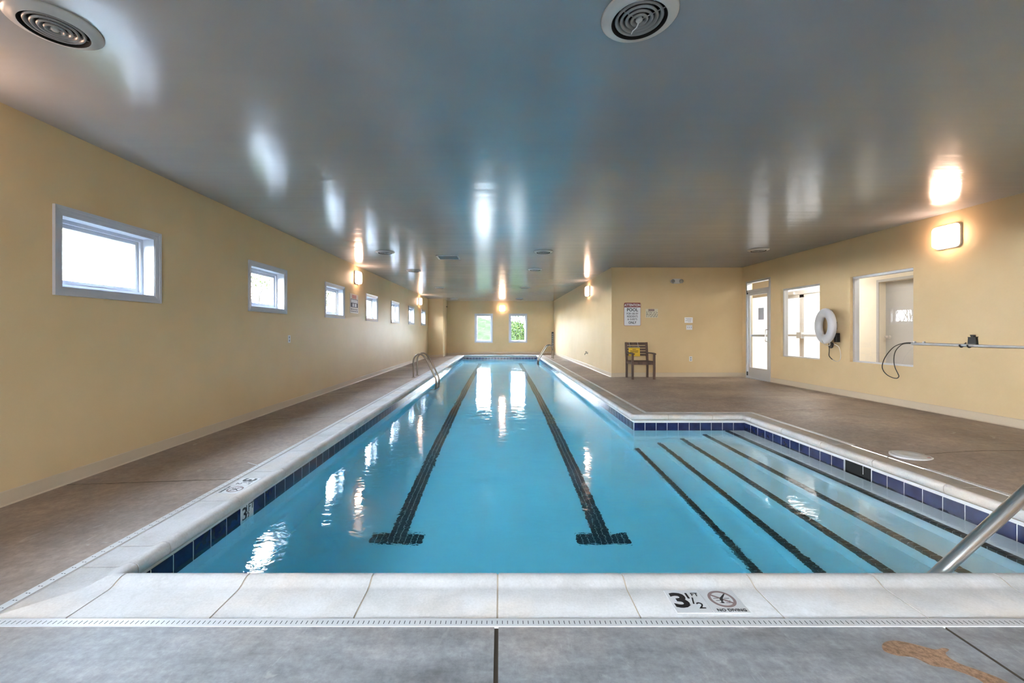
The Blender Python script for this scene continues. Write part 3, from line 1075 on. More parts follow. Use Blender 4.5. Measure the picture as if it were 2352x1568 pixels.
pp.data.materials.clear(); pp.data.materials.append(mat('grey_notice_sheet', (0.42, 0.42, 0.46), 0.7))
tag(pp, 'grey paper notice taped to the glass of the aluminium door', 'notice')

# ------------------------------------------------------------------ vestibule behind the right wall
VX1, VY0, VY1, VZ = 7.5, 3.0, 14.5, 2.62
mb = MB()
mb.quad((XR + 0.15, VY0, ZR), (VX1 + 0.3, VY0, ZR), (VX1 + 0.3, VY1, ZR), (XR + 0.15, VY1, ZR))
tag(mb.build('floor_vestibule', m_deck), kind='structure')
mb = MB()
mb.quad((XR + 0.15, VY0, VZ), (VX1 + 0.3, VY0, VZ), (VX1 + 0.3, VY1, VZ), (XR + 0.15, VY1, VZ))
tag(mb.build('ceiling_vestibule', mat('white_ceiling_paint', (0.85, 0.84, 0.82), 0.6)), kind='structure')
RD = (7.28, 8.27)                                               # recess of the grey door
DD = (9.36, 11.44)                                              # double doors
wall('wall_vestibule', 'x', VX1, 0.15, VY0, VY1, ZR, VZ, [(RD[0], RD[1], ZR, 2.14), (DD[0], DD[1], ZR, 2.45), (11.6, 12.75, ZR, 2.16)], m_wallw)
for nm, yy_ in (('wall_vestibule_near', VY0), ('wall_vestibule_far', VY1)):
    mb = MB()
    mb.quad((XR + 0.15, yy_, ZR), (VX1 + 0.3, yy_, ZR), (VX1 + 0.3, yy_, VZ), (XR + 0.15, yy_, VZ))
    tag(mb.build(nm, m_wallw), kind='structure')
dd = empty('door_2', (VX1, (DD[0] + DD[1]) / 2, ZR), 'pale aluminium double doors seen through the interior window', 'door', kind='structure')
mb = MB()
mid = (DD[0] + DD[1]) / 2
for (p, q, r, s_) in ((DD[0], DD[0] + 0.05, ZR, 2.45), (DD[1] - 0.05, DD[1], ZR, 2.45), (DD[0], DD[1], 2.10, 2.2), (DD[0], DD[1], 2.4, 2.45)):
    mb.box(VX1 - 0.02, p, r, VX1 + 0.1, q, s_)
m_alumw = mat('pale_aluminium', (0.74, 0.74, 0.75), 0.4, 0.3)
mb.build('door_frame', m_alumw, dd)
for (p, q) in ((DD[0] + 0.055, mid - 0.004), (mid + 0.004, DD[1] - 0.055)):
    mb = MB()
    for (a, b, r, s_) in ((p, p + 0.07, ZR + 0.01, 2.09), (q - 0.07, q, ZR + 0.01, 2.09), (p, q, ZR + 0.01, 0.28), (p, q, 2.02, 2.09)):
        mb.box(VX1, a, r, VX1 + 0.045, b, s_)
    lf = mb.build('door_leaf', m_alumw, dd)
    mb = MB()
    mb.quad((VX1 + 0.02, p + 0.06, 0.25), (VX1 + 0.02, q - 0.06, 0.25), (VX1 + 0.02, q - 0.06, 2.04), (VX1 + 0.02, p + 0.06, 2.04))
    k = 1
    mb.build('frosted_pane', m_frost, lf)
    mb = MB()
    mb.box(VX1 - 0.06, p + 0.02, 1.045, VX1 - 0.02, q - 0.02, 1.10)
    e = p + 0.04 if p > mid else q - 0.04
    mb.box(VX1 - 0.075, e - 0.04, 1.0, VX1 - 0.0, e + 0.04, 1.15)
    mb.build('push_bar', m_greydoor, lf)
    mb = MB()
    e = (p + 0.35) if p > mid else (p + 0.12)
    mb.box(VX1 - 0.06, e - 0.14, 2.11, VX1 - 0.02, e + 0.14, 2.17)
    mb.tube([(VX1 - 0.05, e + 0.1, 2.105), (VX1 - 0.14, e + 0.3, 2.10), (VX1 - 0.03, e + 0.45, 2.095)], 0.008, 6)
    mb.build('door_closer', m_alumw, lf)
mb = MB()
mb.quad((VX1 + 0.03, DD[0] + 0.05, 2.2), (VX1 + 0.03, DD[1] - 0.05, 2.2), (VX1 + 0.03, DD[1] - 0.05, 2.4), (VX1 + 0.03, DD[0] + 0.05, 2.4))
mb.build('transom_pane', m_frost, dd)
d3 = empty('door_3', (VX1, 12.17, ZR), 'glowing white door leaf seen through the glass of the aluminium door', 'door', kind='structure')
mb = MB()
mb.box(VX1 + 0.03, 11.6, ZR, VX1 + 0.07, 12.75, 2.16)
mb.build('door_leaf', m_frost, d3)  # emissive leaf, its glow stands in for daylight
gd = empty('door_4', (VX1 + 0.15, (RD[0] + RD[1]) / 2, ZR), 'grey flush door in a recess seen through the wider interior window', 'door', kind='structure')
mb = MB()
mb.box(VX1 + 0.13, RD[0], ZR, VX1 + 0.17, RD[1], 2.14)
lf = mb.build('door_leaf', m_greydoor, gd)
mb = MB()
mb.lathe([(0.0, -0.085), (0.024, -0.08), (0.03, -0.06), (0.026, -0.04), (0.012, -0.03), (0.012, -0.008), (0.032, -0.006), (0.032, 0.0)], (VX1 + 0.13, 8.185, 1.06), 16, 'x')
mb.build('door_knob', m_steel, lf)
mb = MB()
for (p, q, r, s_) in ((RD[0] - 0.05, RD[0], ZR, 2.19), (RD[1], RD[1] + 0.05, ZR, 2.19), (RD[0], RD[1], 2.14, 2.19)):
    mb.box(VX1 - 0.015, p, r, VX1, q, s_)
mb.build('door_frame', m_greydoor, gd)
# backing beyond the doors
mb = MB()
mb.quad((VX1 + 0.2, VY0, ZR), (VX1 + 0.2, VY1, ZR), (VX1 + 0.2, VY1, VZ), (VX1 + 0.2, VY0, VZ))
tag(mb.build('wall_beyond', m_wallw), kind='structure')
vl = empty('fill_panel', (6.75, 9.6, VZ), 'unseen white fill panel added to the vestibule ceiling', 'fill light')  # unseen panels and lamps added to brighten the vestibule
mb = MB()
mb.box(6.4, 9.0, VZ - 0.04, 7.1, 10.2, VZ - 0.001)
mb.build('housing', m_white, vl)
fill_lamp('fill_panel_lamp', (6.75, 9.6, VZ - 0.05), (0, 0, 0), 0.6, 1.1, VEST, (1.0, 0.96, 0.9))
fill_lamp('fill_panel_lamp', (6.75, 6.5, VZ - 0.05), (0, 0, 0), 0.6, 1.1, VEST * 0.6, (1.0, 0.96, 0.9))
v2 = copy_tree(vl); v2.location = (6.75, 6.5, VZ); v2['label'] = 'unseen white fill panel added over the near end of the vestibule'
for ch in vl.children:
    c_ = ch.copy(); col.objects.link(c_); c_.parent = v2

# ------------------------------------------------------------------ wall lights
def make_sconce(loc, rz, label):
    """built facing +x, then turned"""
    root = empty('wall_light', (0, 0, 0), label, 'wall light', 'square sconces high on the walls')
    P = lambda u, w, d: (d, u, w)
    mb = MB()
    mb.prism(round_rect(0.31, 0.31, 0.05), P, 0.001, 0.028)
    mb.build('base_plate', m_white, root)
    mb = MB()
    prev = None
    vs, fs = [], []
    rings = [(0.285, 0.026, 0.05), (0.285, 0.07, 0.05), (0.272, 0.092, 0.05), (0.24, 0.102, 0.05)]
    m_ = len(round_rect(1, 1, 0.1))
    for sz, d, r in rings:
        vs += [P(u, w, d) for u, w in round_rect(sz, sz, r)]
    for i in range(len(rings) - 1):
        for k in range(m_):
            k2 = (k + 1) % m_
            fs.append((i * m_ + k, i * m_ + k2, (i + 1) * m_ + k2, (i + 1) * m_ + k))
    fs.append(tuple(range((len(rings) - 1) * m_, len(rings) * m_)))
    mb.add(vs, fs, 0, False)
    mb.build('diffuser', m_lamp, root)
    root.location, root.rotation_euler = loc, (0, 0, rz)
    return root
s0 = make_sconce((XL, 9.98, 2.455), 0, 'lit wall light on the left wall above the warning sign')
note_kids(s0)
for loc, rz, lab in (((XL, 17.75, 2.455), 0, 'lit wall light on the left wall near the far corner pier'),
                     ((XL, 2.2, 2.455), 0, 'lit wall light on the left wall beside the photographer'),
                     ((0.1, YB, 2.36), -PI / 2, 'lit wall light on the end wall between the two tall windows'),
                     ((XW, 12.86, 2.41), PI, 'lit wall light on the lane side wall beyond the alcove corner'),
                     ((XR, 5.53, 2.42), PI, 'large looking lit wall light on the right wall above the reaching pole'),
                     ((XR, -1.5, 2.42), PI, 'lit wall light on the right wall behind the photographer')):
    c_ = copy_tree(s0)
    c_.location, c_.rotation_euler, c_['label'] = loc, (0, 0, rz), lab

# ------------------------------------------------------------------ ceiling vents
def make_vent():
    root = empty('ceiling_vent', (0, 0, 0), '', 'vent', 'round diffusers in the ceiling')
    c0 = (0, 0, 0)
    mb = MB()
    mb.lathe([(0.178, 0.0), (0.182, -0.006), (0.176, -0.012), (0.165, -0.016), (0.15, -0.022), (0.138, -0.028), (0.13, -0.029)], c0, 48)
    mb.lathe([(0.13, -0.029), (0.126, -0.024), (0.123, 0.0)], c0, 48, mi=1)  # inner lip coloured dark in place of the shade inside
    mb.build('flange', [m_vent, m_dark], root)
    for r, z in ((0.104, -0.022), (0.08, -0.024), (0.056, -0.026), (0.032, -0.028)):
        mb = MB()
        mb.lathe([(r + 0.010, z + 0.004), (r + 0.006, z - 0.003), (r, z - 0.002), (r - 0.008, z + 0.016), (r - 0.009, z + 0.028), (r - 0.005, z + 0.028), (r + 0.010, z + 0.004)], c0, 40)
        mb.build('louvre_ring', m_louvre, root)
    mb = MB()
    for k in range(3):
        a = math.radians(35 + 120 * k)
        mb.tube([(0.126 * math.cos(a), 0.126 * math.sin(a), -0.012), (0, 0, -0.024)], 0.0028, 6)
    mb.build('spokes', m_vent, root)
    mb = MB()
    mb.lathe([(0.0, -0.034), (0.012, -0.032), (0.017, -0.024), (0.012, -0.01)], c0, 16)
    mb.build('hub', m_vent, root)
    mb = MB()
    mb.lathe([(0.0, -0.0012), (0.124, -0.0012)], c0, 32)
    mb.build('duct_opening', m_dark, root)
    return root
v0 = make_vent()
note_kids(v0)
VENTS = [(-2.29, 2.15, 'large round vent in the front left corner of the ceiling'), (0.693, 2.086, 'round vent at the top edge of the picture, a ribbon hanging from its hub'),
         (-2.27, 8.24, 'round vent in the left row, next after the front left one'), (-2.23, 10.76, 'third round vent of the left row, under the first wall light glow'),
         (-2.15, 14.87, 'fourth round vent of the left ceiling row'), (-2.2, 19.96, 'last round vent of the left row, by the corner pier'),
         (0.845, 8.2, 'nearer round vent of the right row, beyond the ribboned one'), (0.878, 10.53, 'third round vent of the right ceiling row'),
         (0.883, 14.87, 'fourth round vent of the right ceiling row'), (0.915, 19.96, 'last round vent of the right row, near the end wall'),
         (4.96, 8.03, 'lone round vent over the alcove in front of the glass door')]
rot = [0.4, 0.9, 0, 0.3, 1, 0.2, 0.7, 0.1, 0.5, 0.9, 0.2]
for k, (x, y, lab) in enumerate(VENTS):
    o = v0 if k == 0 else copy_tree(v0)
    o.location, o.rotation_euler, o['label'] = (x, y, ZC), (0, 0, rot[k]), lab
    if k in (0, 1):
        o.scale = (1.03, 1.03, 1.03)
mb = MB()
mb.tube([(0.693, 2.086, ZC - 0.034), (0.685, 2.10, ZC - 0.052), (0.672, 2.118, ZC - 0.056), (0.667, 2.128, ZC - 0.066)], 0.003, 6)
tag(mb.build('ribbon', m_white, origin=(0.69, 2.09, ZC - 0.05)), 'short white ribbon hanging from the hub of the vent at the top edge', 'ribbon')
rv = empty('return_grille', (-1.10, 8.83, ZC), 'square dark return air grille in the ceiling between the vent rows', 'vent')
mb = MB()
x0, x1, y0, y1 = -1.33, -0.86, 8.6, 9.06
for (a, b, c_, d) in ((x0, x0 + 0.035, y0, y1), (x1 - 0.035, x1, y0, y1), (x0, x1, y0, y0 + 0.035), (x0, x1, y1 - 0.035, y1)):
    mb.box(a, c_, ZC - 0.014, b, d, ZC - 0.0005)
mb.build('frame', m_vent, rv)
mb = MB()
for k in range(16):
    y = y0 + 0.045 + k * 0.0245
    mb.prism([(0, 0), (0.012, -0.01), (0.014, -0.009), (0.002, 0.001)], lambda u, w, d: (d, y + u, ZC - 0.002 + w), x0 + 0.03, x1 - 0.03)
mb.build('slats', mat('grey_slats', (0.3, 0.3, 0.3), 0.4), rv)
mb = MB()
mb.box(x0 + 0.03, y0 + 0.03, ZC - 0.0015, x1 - 0.03, y1 - 0.03, ZC - 0.0008)
mb.build('duct_opening', m_dark, rv)

# ------------------------------------------------------------------ ladders, rails
def ladder(side, ya, yb, xfoot, label):
    s = side                                                     # -1 left wall of the pool, +1 right
    root = empty('pool_ladder', (s * xfoot, (ya + yb) / 2, 0), label, 'ladder', 'steel pool ladders')
    for y in (ya, yb):
        zf = deck_z(s * xfoot, y)
        mb = MB()
        pts = [(xfoot, zf), (xfoot, 0.25), (xfoot, 0.42), (xfoot - 0.03, 0.52), (xfoot - 0.10, 0.585), (xfoot - 0.19, 0.585), (xfoot - 0.27, 0.53),
               (xfoot - 0.36, 0.40), (1.70, 0.06), (1.655, -0.03), (1.64, -0.13), (1.64, -0.30), (1.645, -0.6), (1.66, -0.95), (1.70, -1.06), (1.78, -1.09), (PXR - 0.002, -1.09)]
        mb.tube(smooth_path([(s * x, y, z) for x, z in pts], 5), 0.0215, 12)
        rl = mb.build('rail', m_bronze, root)
        mb = MB()
        mb.lathe([(0.05, zf), (0.048, zf + 0.008), (0.03, zf + 0.018), (0.022, zf + 0.02)], (s * xfoot, y, 0), 18)
        mb.build('escutcheon', m_bronze, rl)
    for z in (-0.38, -0.65, -0.92):
        mb = MB()
        mb.box(s * 1.60, ya, z - 0.012, s * 1.69, yb, z + 0.012, bev=0.006)
        mb.build('tread', m_bronze, root)
ladder(-1, 10.69, 11.19, 2.22, 'bronze toned ladder with two hoop rails on the left pool edge')
ladder(1, 17.85, 18.35, 2.27, 'bronze toned ladder at the far right end of the pool')
hr = empty('handrail', (3.72, 2.06, ZR), 'thick stainless handrail sloping into the pool steps at the lower right', 'handrail')
mb = MB()
hp = [(1.93, -0.9), (1.93, -0.5), (1.935, -0.32), (1.96, -0.24), (2.01, -0.185), (2.187, -0.012), (2.63, 0.395), (2.95, 0.69), (3.08, 0.80), (3.2, 0.86), (3.34, 0.875), (3.5, 0.85), (3.63, 0.77), (3.7, 0.65), (3.72, 0.5), (3.72, 0.0)]
mb.tube(smooth_path([(x, 2.065, z) for x, z in hp], 6), 0.0285, 20)
rl = mb.build('rail', m_steel, hr)
mb = MB()
mb.lathe([(0.065, 0.02), (0.06, 0.034), (0.04, 0.046), (0.03, 0.05)], (3.72, 2.065, 0), 20)
mb.build('escutcheon', m_steel, hr)

# skimmer lid in the deck
lid = empty('skimmer_hatch', (3.80, 3.87, 0.006), 'round white skimmer lid set in the brown deck right of the bay', 'lid')
zl = deck_z(3.80, 3.87)
mb = MB()
mb.lathe([(0.15, zl - 0.01), (0.15, zl + 0.008), (0.132, zl + 0.010), (0.130, zl + 0.006)], (3.80, 3.87, 0), 40)
mb.build('collar', m_white, lid)
mb = MB()
mb.lathe([(0.129, zl + 0.004), (0.127, zl + 0.009), (0.06, zl + 0.011), (0.055, zl + 0.009), (0.03, zl + 0.009), (0.0, zl + 0.009)], (3.80, 3.87, 0), 40)
cv = mb.build('cover', m_white, lid)
mb = MB()
mb.box(3.86, 3.77, zl + 0.008, 3.885, 3.785, zl + 0.0105)
tag(mb.build('finger_slot', m_redw, cv), 'small reddish slot')

# ------------------------------------------------------------------ alcove wall
def alc(px, pz):
    return (px, YA - 0.0005, pz)
sg = empty('attention_sign', (3.24, YA, 1.31), 'tall sign with maroon header reading attention pool on the alcove wall', 'sign')
cx, cz, w, h = 3.24, 1.593, 0.412, 0.566
F = lambda u, v, d: (cx + u, YA - d, cz + v)
mb = MB(); mb.prism(round_rect(w, h, 0.03), F, 0.0, 0.003); mb.build('border', m_red, sg)
mb = MB(); mb.prism(round_rect(w - 0.014, h - 0.014, 0.024), F, 0.003, 0.0036); fa = mb.build('face', m_signgrey, sg)
mb = MB()
hp_ = [(u, v) for u, v in round_rect(w - 0.012, h - 0.012, 0.025) if v > 0]
mb.prism([(w / 2 - 0.006, h / 2 - 0.115)] + hp_ + [(-w / 2 + 0.006, h / 2 - 0.115)], F, 0.0036, 0.0042)
mb.build('header_band', m_red, sg)
mb = MB()
text_into(mb, 'ATTENTION', 0.085, (cx, YA - 0.0048, cz + h / 2 - 0.062), 'front', bold=0.02, stretch=0.82)
mb.build('header_lettering', m_signgrey, sg)
mb = MB()
for body, size, dv_, bo, stt in (('POOL', 0.11, 0.105, 0.022, 0.95), ('FOR USE BY', 0.066, 0.012, 0.012, 0.82), ('RESIDENTS', 0.066, -0.056, 0.012, 0.82), ('& GUESTS', 0.066, -0.124, 0.012, 0.82), ('ONLY', 0.088, -0.208, 0.022, 0.82)):
    text_into(mb, body, size, (cx, YA - 0.0042, cz + dv_), 'front', bold=bo, stretch=stt)
mb.build('lettering', m_black, sg)
rs = empty('rules_sign', (3.715, YA, 1.505), 'small cream sign crowded with dark text right of the attention sign', 'sign')
cx, cz, w, h = 3.715, 1.617, 0.30, 0.215
mb = MB(); plate(mb, (cx, YA, cz), 'front', w, h, 0.003); mb.build('face', m_cream, rs)
mb = MB()
plate(mb, (cx - 0.01, YA - 0.003, cz + 0.078), 'front', 0.15, 0.05, 0.0006)
mb.build('heading_block', m_ringb, rs)
mb = MB()
for r in range(6):
    x = cx - 0.135
    while x < cx + 0.12:
        L = random.uniform(0.015, 0.05)
        plate(mb, (x + L / 2, YA - 0.003, cz + 0.035 - r * 0.024), 'front', min(L, cx + 0.14 - x), 0.010, 0.0006)
        x += L + random.uniform(0.012, 0.04)
mb.build('print', mat('dark_olive_print', (0.07, 0.065, 0.05), 0.6), rs)
ps = empty('paper_notice', (4.62, YA, 1.38), 'small white paper notice above the switch plate on the alcove wall', 'notice')
mb = MB(); plate(mb, (4.62, YA, 1.449), 'front', 0.20, 0.135, 0.001); mb.build('sheet', m_paper, ps)
mb = MB()
for r in range(4):
    plate(mb, (4.62 + (0.0, 0.01, -0.01, 0.02)[r], YA - 0.001, 1.488 - r * 0.026), 'front', (0.15, 0.12, 0.14, 0.08)[r], 0.009, 0.0004)
mb.build('print', m_greyink, ps)
sw = empty('switch_plate', (4.635, YA, 1.21), 'three gang light switch plate under the paper notice', 'switch')
mb = MB(); plate(mb, (4.635, YA, 1.27), 'front', 0.15, 0.115, 0.006, bev=0.003); mb.build('plate', m_signgrey, sw)
for dx in (-0.046, 0, 0.046):
    mb = MB(); plate(mb, (4.635 + dx, YA - 0.006, 1.272), 'front', 0.012, 0.028, 0.009, bev=0.002); mb.build('toggle', m_greyink, sw)
def outlet(at, ax, label, dark=False):
    root = empty('wall_outlet', at, label, 'outlet')
    u, v = AX[ax]; nn = u.cross(v); at = Vector(at)
    mb = MB(); plate(mb, at, ax, 0.075, 0.12, 0.005, bev=0.002); mb.build('plate', m_signgrey, root)
    for dz in (0.026, -0.026):
        mb = MB(); plate(mb, at + nn * 0.005 + v * dz, ax, 0.034, 0.034, 0.0012); mb.build('socket', m_greyink, root)
outlet((4.67, YA, 0.50), 'front', 'pale outlet plate low on the alcove wall right of the chair')
outlet((XL, 6.81, 1.045), 'left', 'small grey outlet on the left wall below and beyond the second window')
em = empty('emergency_light', (4.31, YA, 2.34), 'white twin lamp emergency light high on the alcove wall', 'emergency light')
mb = MB()
mb.prism(round_rect(0.2, 0.115, 0.03), lambda u, v, d: (4.31 + u, YA - d, 2.40 + v), 0.0, 0.06)
mb.build('housing', m_white, em)
for dx in (-0.105, 0.105):
    mb = MB()
    mb.lathe([(0.03, -0.01), (0.046, -0.035), (0.05, -0.075), (0.046, -0.085)], (4.31 + dx, YA, 2.395), 20, 'y')
    hd = mb.build('lamp_head', m_white, em)
    mb = MB()
    mb.lathe([(0.0, -0.092), (0.025, -0.09), (0.045, -0.083)], (4.31 + dx, YA, 2.395), 20, 'y')
    mb.build('lens', mat('clear_lens', (0.5, 0.5, 0.48), 0.08, 0.6), hd)

# armchair
ZA = deck_z(3.3, 9.9)
ch = empty('wooden_armchair', (3.31, 9.9, ZA), 'dark slatted wooden armchair against the alcove wall below the attention sign', 'chair')
cx0, cx1, yb_, yf_ = 3.065, 3.565, 10.14, 9.68
for x in (cx0, cx1):
    s = 1 if x == cx1 else -1
    mb = MB()                                                    # rear leg rakes into the back post
    mb.prism([(yb_ - 0.03, ZA), (yb_ + 0.015, ZA), (yb_ + 0.012, 0.46), (yb_ + 0.075, 0.905), (yb_ + 0.035, 0.91), (yb_ - 0.035, 0.46)], lambda u, w, d: (d, u, w), x - 0.022, x + 0.022)
    mb.build('rear_leg', m_wood, ch)
    mb = MB()
    xo = x + s * 0.0
    mb.box(xo - 0.023, yf_ - 0.025, ZA, xo + 0.023, yf_ + 0.025, 0.635, bev=0.004)
    mb.build('front_leg', m_wood, ch)
    mb = MB()
    mb.prism([(yf_ - 0.05, 0.635), (yf_ - 0.045, 0.662), (yf_ + 0.1, 0.675), (yb_ + 0.02, 0.668), (yb_ + 0.02, 0.64), (yf_ + 0.1, 0.648)], lambda u, w, d: (d, u, w), xo - 0.03, xo + 0.03)
    mb.build('armrest', m_wood, ch)
    mb = MB()
    mb.box(xo - 0.014, yf_ + 0.02, 0.40, xo + 0.014, yb_ - 0.02, 0.455)
    mb.build('side_rail', m_wood, ch)
mb = MB(); mb.box(cx0 + 0.02, yf_ - 0.014, 0.40, cx1 - 0.02, yf_ + 0.014, 0.458); mb.build('front_rail', m_wood, ch)
for k in range(7):
    mb = MB(); y = yf_ + 0.01 + k * 0.062
    mb.box(cx0 - 0.005, y, 0.458, cx1 + 0.005, y + 0.05, 0.475, bev=0.004); mb.build('seat_slat', m_wood, ch)
bt = lambda z: yb_ - 0.012 + (z - 0.46) / 0.445 * 0.055
for z0, z1, nm in ((0.84, 0.905, 'top_rail'), (0.775, 0.822, 'back_slat'), (0.71, 0.757, 'back_slat'), (0.645, 0.692, 'back_slat'), (0.585, 0.63, 'back_slat')):
    mb = MB()
    mb.prism([(bt(z0) - 0.012, z0), (bt(z0) + 0.012, z0), (bt(z1) + 0.012, z1), (bt(z1) - 0.012, z1)], lambda u, w, d: (d, u, w), cx0 + 0.015, cx1 - 0.015)
    mb.build(nm, m_wood, ch)
cs = empty('caution_sign', (3.23, 10.1, 0.575), 'yellow caution placard hanging on the back of the wooden armchair', 'sign')
ys_ = 10.085
mb = MB()
mb.prism([(3.098, 0.578), (3.372, 0.57), (3.370, 0.772), (3.100, 0.778)], lambda u, w, d: (u, ys_ - d + 0.0 + (w - 0.57) * 0.06, w), 0.0, 0.004)
mb.build('placard', m_yellow, cs)
mb = MB()
mb.tube([(3.085, ys_ + 0.012, 0.79), (3.375, ys_ + 0.012, 0.79)], 0.005, 8)
mb.build('hanging_bar', m_rope, cs)
for x in (3.135, 3.335):
    mb = MB()
    mb.tube([(x, ys_ + 0.012, 0.79), (x - 0.004, ys_ + 0.03, 0.85), (x, bt(0.9) - 0.016, 0.905)], 0.0035, 6)
    mb.build('string', m_white, cs)
mb = MB()
for z, L in ((0.738, 0.08), (0.702, 0.19), (0.672, 0.19), (0.63, 0.05)):
    x = 3.235 - L / 2
    while x < 3.235 + L / 2:
        l_ = random.uniform(0.015, 0.035)
        mb.box(x, ys_ - 0.0052 + (z - 0.57) * 0.06, z - 0.008, min(x + l_, 3.235 + L / 2), ys_ - 0.0038 + (z - 0.57) * 0.06, z + 0.008)
        x += l_ + 0.006
mb.build('print', mat('brown_print', (0.12, 0.07, 0.01), 0.6), cs)

# ------------------------------------------------------------------ left wall sign
ws = empty('warning_sign', (XL, 9.83, 1.6), 'pale warning sign with red header and dark pictograms on the left wall', 'sign')
cyy, cz, w, h = 9.835, 1.822, 0.56, 0.45
mb = MB(); plate(mb, (XL, cyy, cz), 'left', w, h, 0.004); mb.build('face', mat('aged_sign_face', (0.66, 0.6, 0.54), 0.5), ws)
mb = MB()
for k in range(6):
    plate(mb, (XL + 0.004, cyy - 0.12 + k * 0.047, cz + 0.16), 'left', 0.036, 0.085, 0.0006)
mb.build('header_print', m_redw, ws)
mb = MB()
plate(mb, (XL + 0.004, cyy + 0.01, cz + 0.01), 'left', 0.48, 0.19, 0.0006)
for r in range(2):
    y = cyy - 0.22
    while y < cyy + 0.2:
        L = random.uniform(0.04, 0.1)
        plate(mb, (XL + 0.004, y + L / 2, cz - 0.135 - r * 0.045), 'left', L, 0.018, 0.0006)
        y += L + 0.025
mb.build('pictogram_panel', mat('grey_violet_ink', (0.09, 0.08, 0.1), 0.6), ws)
mb = MB()
plate(mb, (XL + 0.0046, cyy + 0.01, cz + 0.055), 'left', 0.44, 0.075, 0.0006)
plate(mb, (XL + 0.0046, cyy - 0.07, cz - 0.035), 'left', 0.1, 0.075, 0.0006)
plate(mb, (XL + 0.0046, cyy + 0.09, cz - 0.035), 'left', 0.14, 0.075, 0.0006)
mb.build('pictogram', m_signgrey, ws)

# small fixtures
sk2 = empty('sprinkler_head', (XK, 21.06, 2.43), 'tiny dark sprinkler head high on the far left pier', 'sprinkler')
mb = MB()
mb.lathe([(0.0, 0.0), (0.035, 0.001), (0.033, 0.006), (0.012, 0.012), (0.012, 0.05), (0.0, 0.052)], (XK, 21.06, 2.43), 14, 'x'); mb.build('body', m_dark, sk2)
mb = MB(); mb.box(XK + 0.05, 21.03, 2.40, XK + 0.055, 21.09, 2.46); mb.build('deflector', m_dark, sk2)
hb = empty('hose_bib', (XW, 13.04, 0.49), 'small dark spigot low on the lane side wall', 'spigot')
mb = MB()
mb.lathe([(0.04, 0.0), (0.038, -0.006), (0.015, -0.01), (0.015, -0.06)], (XW, 13.04, 0.5), 14, 'x', cap=True)
mb.tube([(XW - 0.05, 13.04, 0.5), (XW - 0.085, 13.04, 0.485), (XW - 0.09, 13.04, 0.44)], 0.014, 8); mb.build('spout', m_bronze, hb)
mb = MB(); mb.lathe([(0.0, 0.55), (0.028, 0.548), (0.028, 0.538), (0.006, 0.535), (0.006, 0.51)], (XW - 0.05, 13.04, 0), 12); mb.build('handwheel', m_dark, hb)
ck = empty('striped_corner_post', (XW - 0.07, 21.26, 0.24), 'upright dark and white banded strip in the far right corner of the lane', 'post')
mb = MB(); mb.box(XW - 0.115, 21.24, 0.22, XW - 0.015, 21.30, 1.16); mb.build('post', m_greydoor, ck)
ck.children[0].data.materials[0] = mat('dark_green_grey', (0.05, 0.055, 0.05), 0.5)
for k in range(8):
    mb = MB(); z = 0.33 + k * 0.098
    mb.prism([(0, 0), (0.07, 0.012), (0.07, 0.05), (0.0, 0.042)], lambda u, w, d: (XW - 0.10 + u, d, z + w), 21.225, 21.242); mb.build('white_band', m_white, ck)

# ------------------------------------------------------------------ right wall things
# life ring hangs by its rope, near edge swung out from the wall
th = math.radians(14)
lc = Vector((5.80, 7.46, 1.265))
tv = Vector((math.sin(th), math.cos(th), 0))
zv = Vector((0, 0, 1))
nv = tv.cross(zv)
lr = empty('life_ring', (XR, 7.46, 0.95), 'white life ring with dark rope hanging on the right wall between the interior windows', 'life ring')
mb = MB()
R_, r1, r2 = 0.235, 0.083, 0.06
vs, fs = [], []
NU, NV = 48, 16
for i in range(NU):
    a = 2 * PI * i / NU
    for k in range(NV):
        b = 2 * PI * k / NV
        rad = R_ + r1 * math.cos(b)
        vs.append(lc + tv * (rad * math.cos(a)) + zv * (rad * math.sin(a)) + nv * (r2 * math.sin(b)))
for i in range(NU):
    for k in range(NV):
        fs.append((i * NV + k, ((i + 1) % NU) * NV + k, ((i + 1) % NU) * NV + (k + 1) % NV, i * NV + (k + 1) % NV))
mb.add(vs, fs, 0, True)
mb.build('ring_body', m_foam, lr)
RP = lambda a, rad, d: lc + tv * (rad * math.cos(a)) + zv * (rad * math.sin(a)) + nv * d
mb = MB()
mb.tube(smooth_path([RP(math.radians(118), 0.322, 0.0), RP(math.radians(112), 0.28, 0.066), RP(math.radians(98), 0.22, 0.066), RP(math.radians(85), 0.15, 0.01)], 5), 0.006, 6)
mb.tube(smooth_path([(5.80, 7.50, 1.15), (5.76, 7.48, 1.08), (5.74, 7.45, 0.99), (5.78, 7.44, 0.93), (5.83, 7.40, 0.92), (5.80, 7.36, 1.0)], 5), 0.006, 6)
mb.build('grab_rope', m_rope, lr)
mb = MB()
for k in range(4):
    c0 = Vector((5.86, 7.40 + 0.004 * k, 0.945 - 0.014 * k))
    mb.tube([c0 + Vector((0.03 * math.cos(a) * 0.7, 0.075 * math.cos(a) , 0.028 * math.sin(a))) for a in [2 * PI * i / 16 for i in range(16)]], 0.006, 6, closed=True)
mb.tube(smooth_path([(5.87, 7.46, 0.93), (5.88, 7.47, 0.82), (5.88, 7.475, 0.74), (5.89, 7.45, 0.695), (5.90, 7.42, 0.67)], 5), 0.0065, 6)
mb.build('dark_rope_coil', m_rubber, lr)
mb = MB()
mb.tube(smooth_path([(5.90, 7.42, 0.67), (5.90, 7.36, 0.645), (5.90, 7.28, 0.655), (5.90, 7.245, 0.72), (5.90, 7.25, 0.80), (5.90, 7.29, 0.90), (5.86, 7.34, 0.95)], 6), 0.006, 6)
mb.build('throw_line', m_rope, lr)
mb = MB()
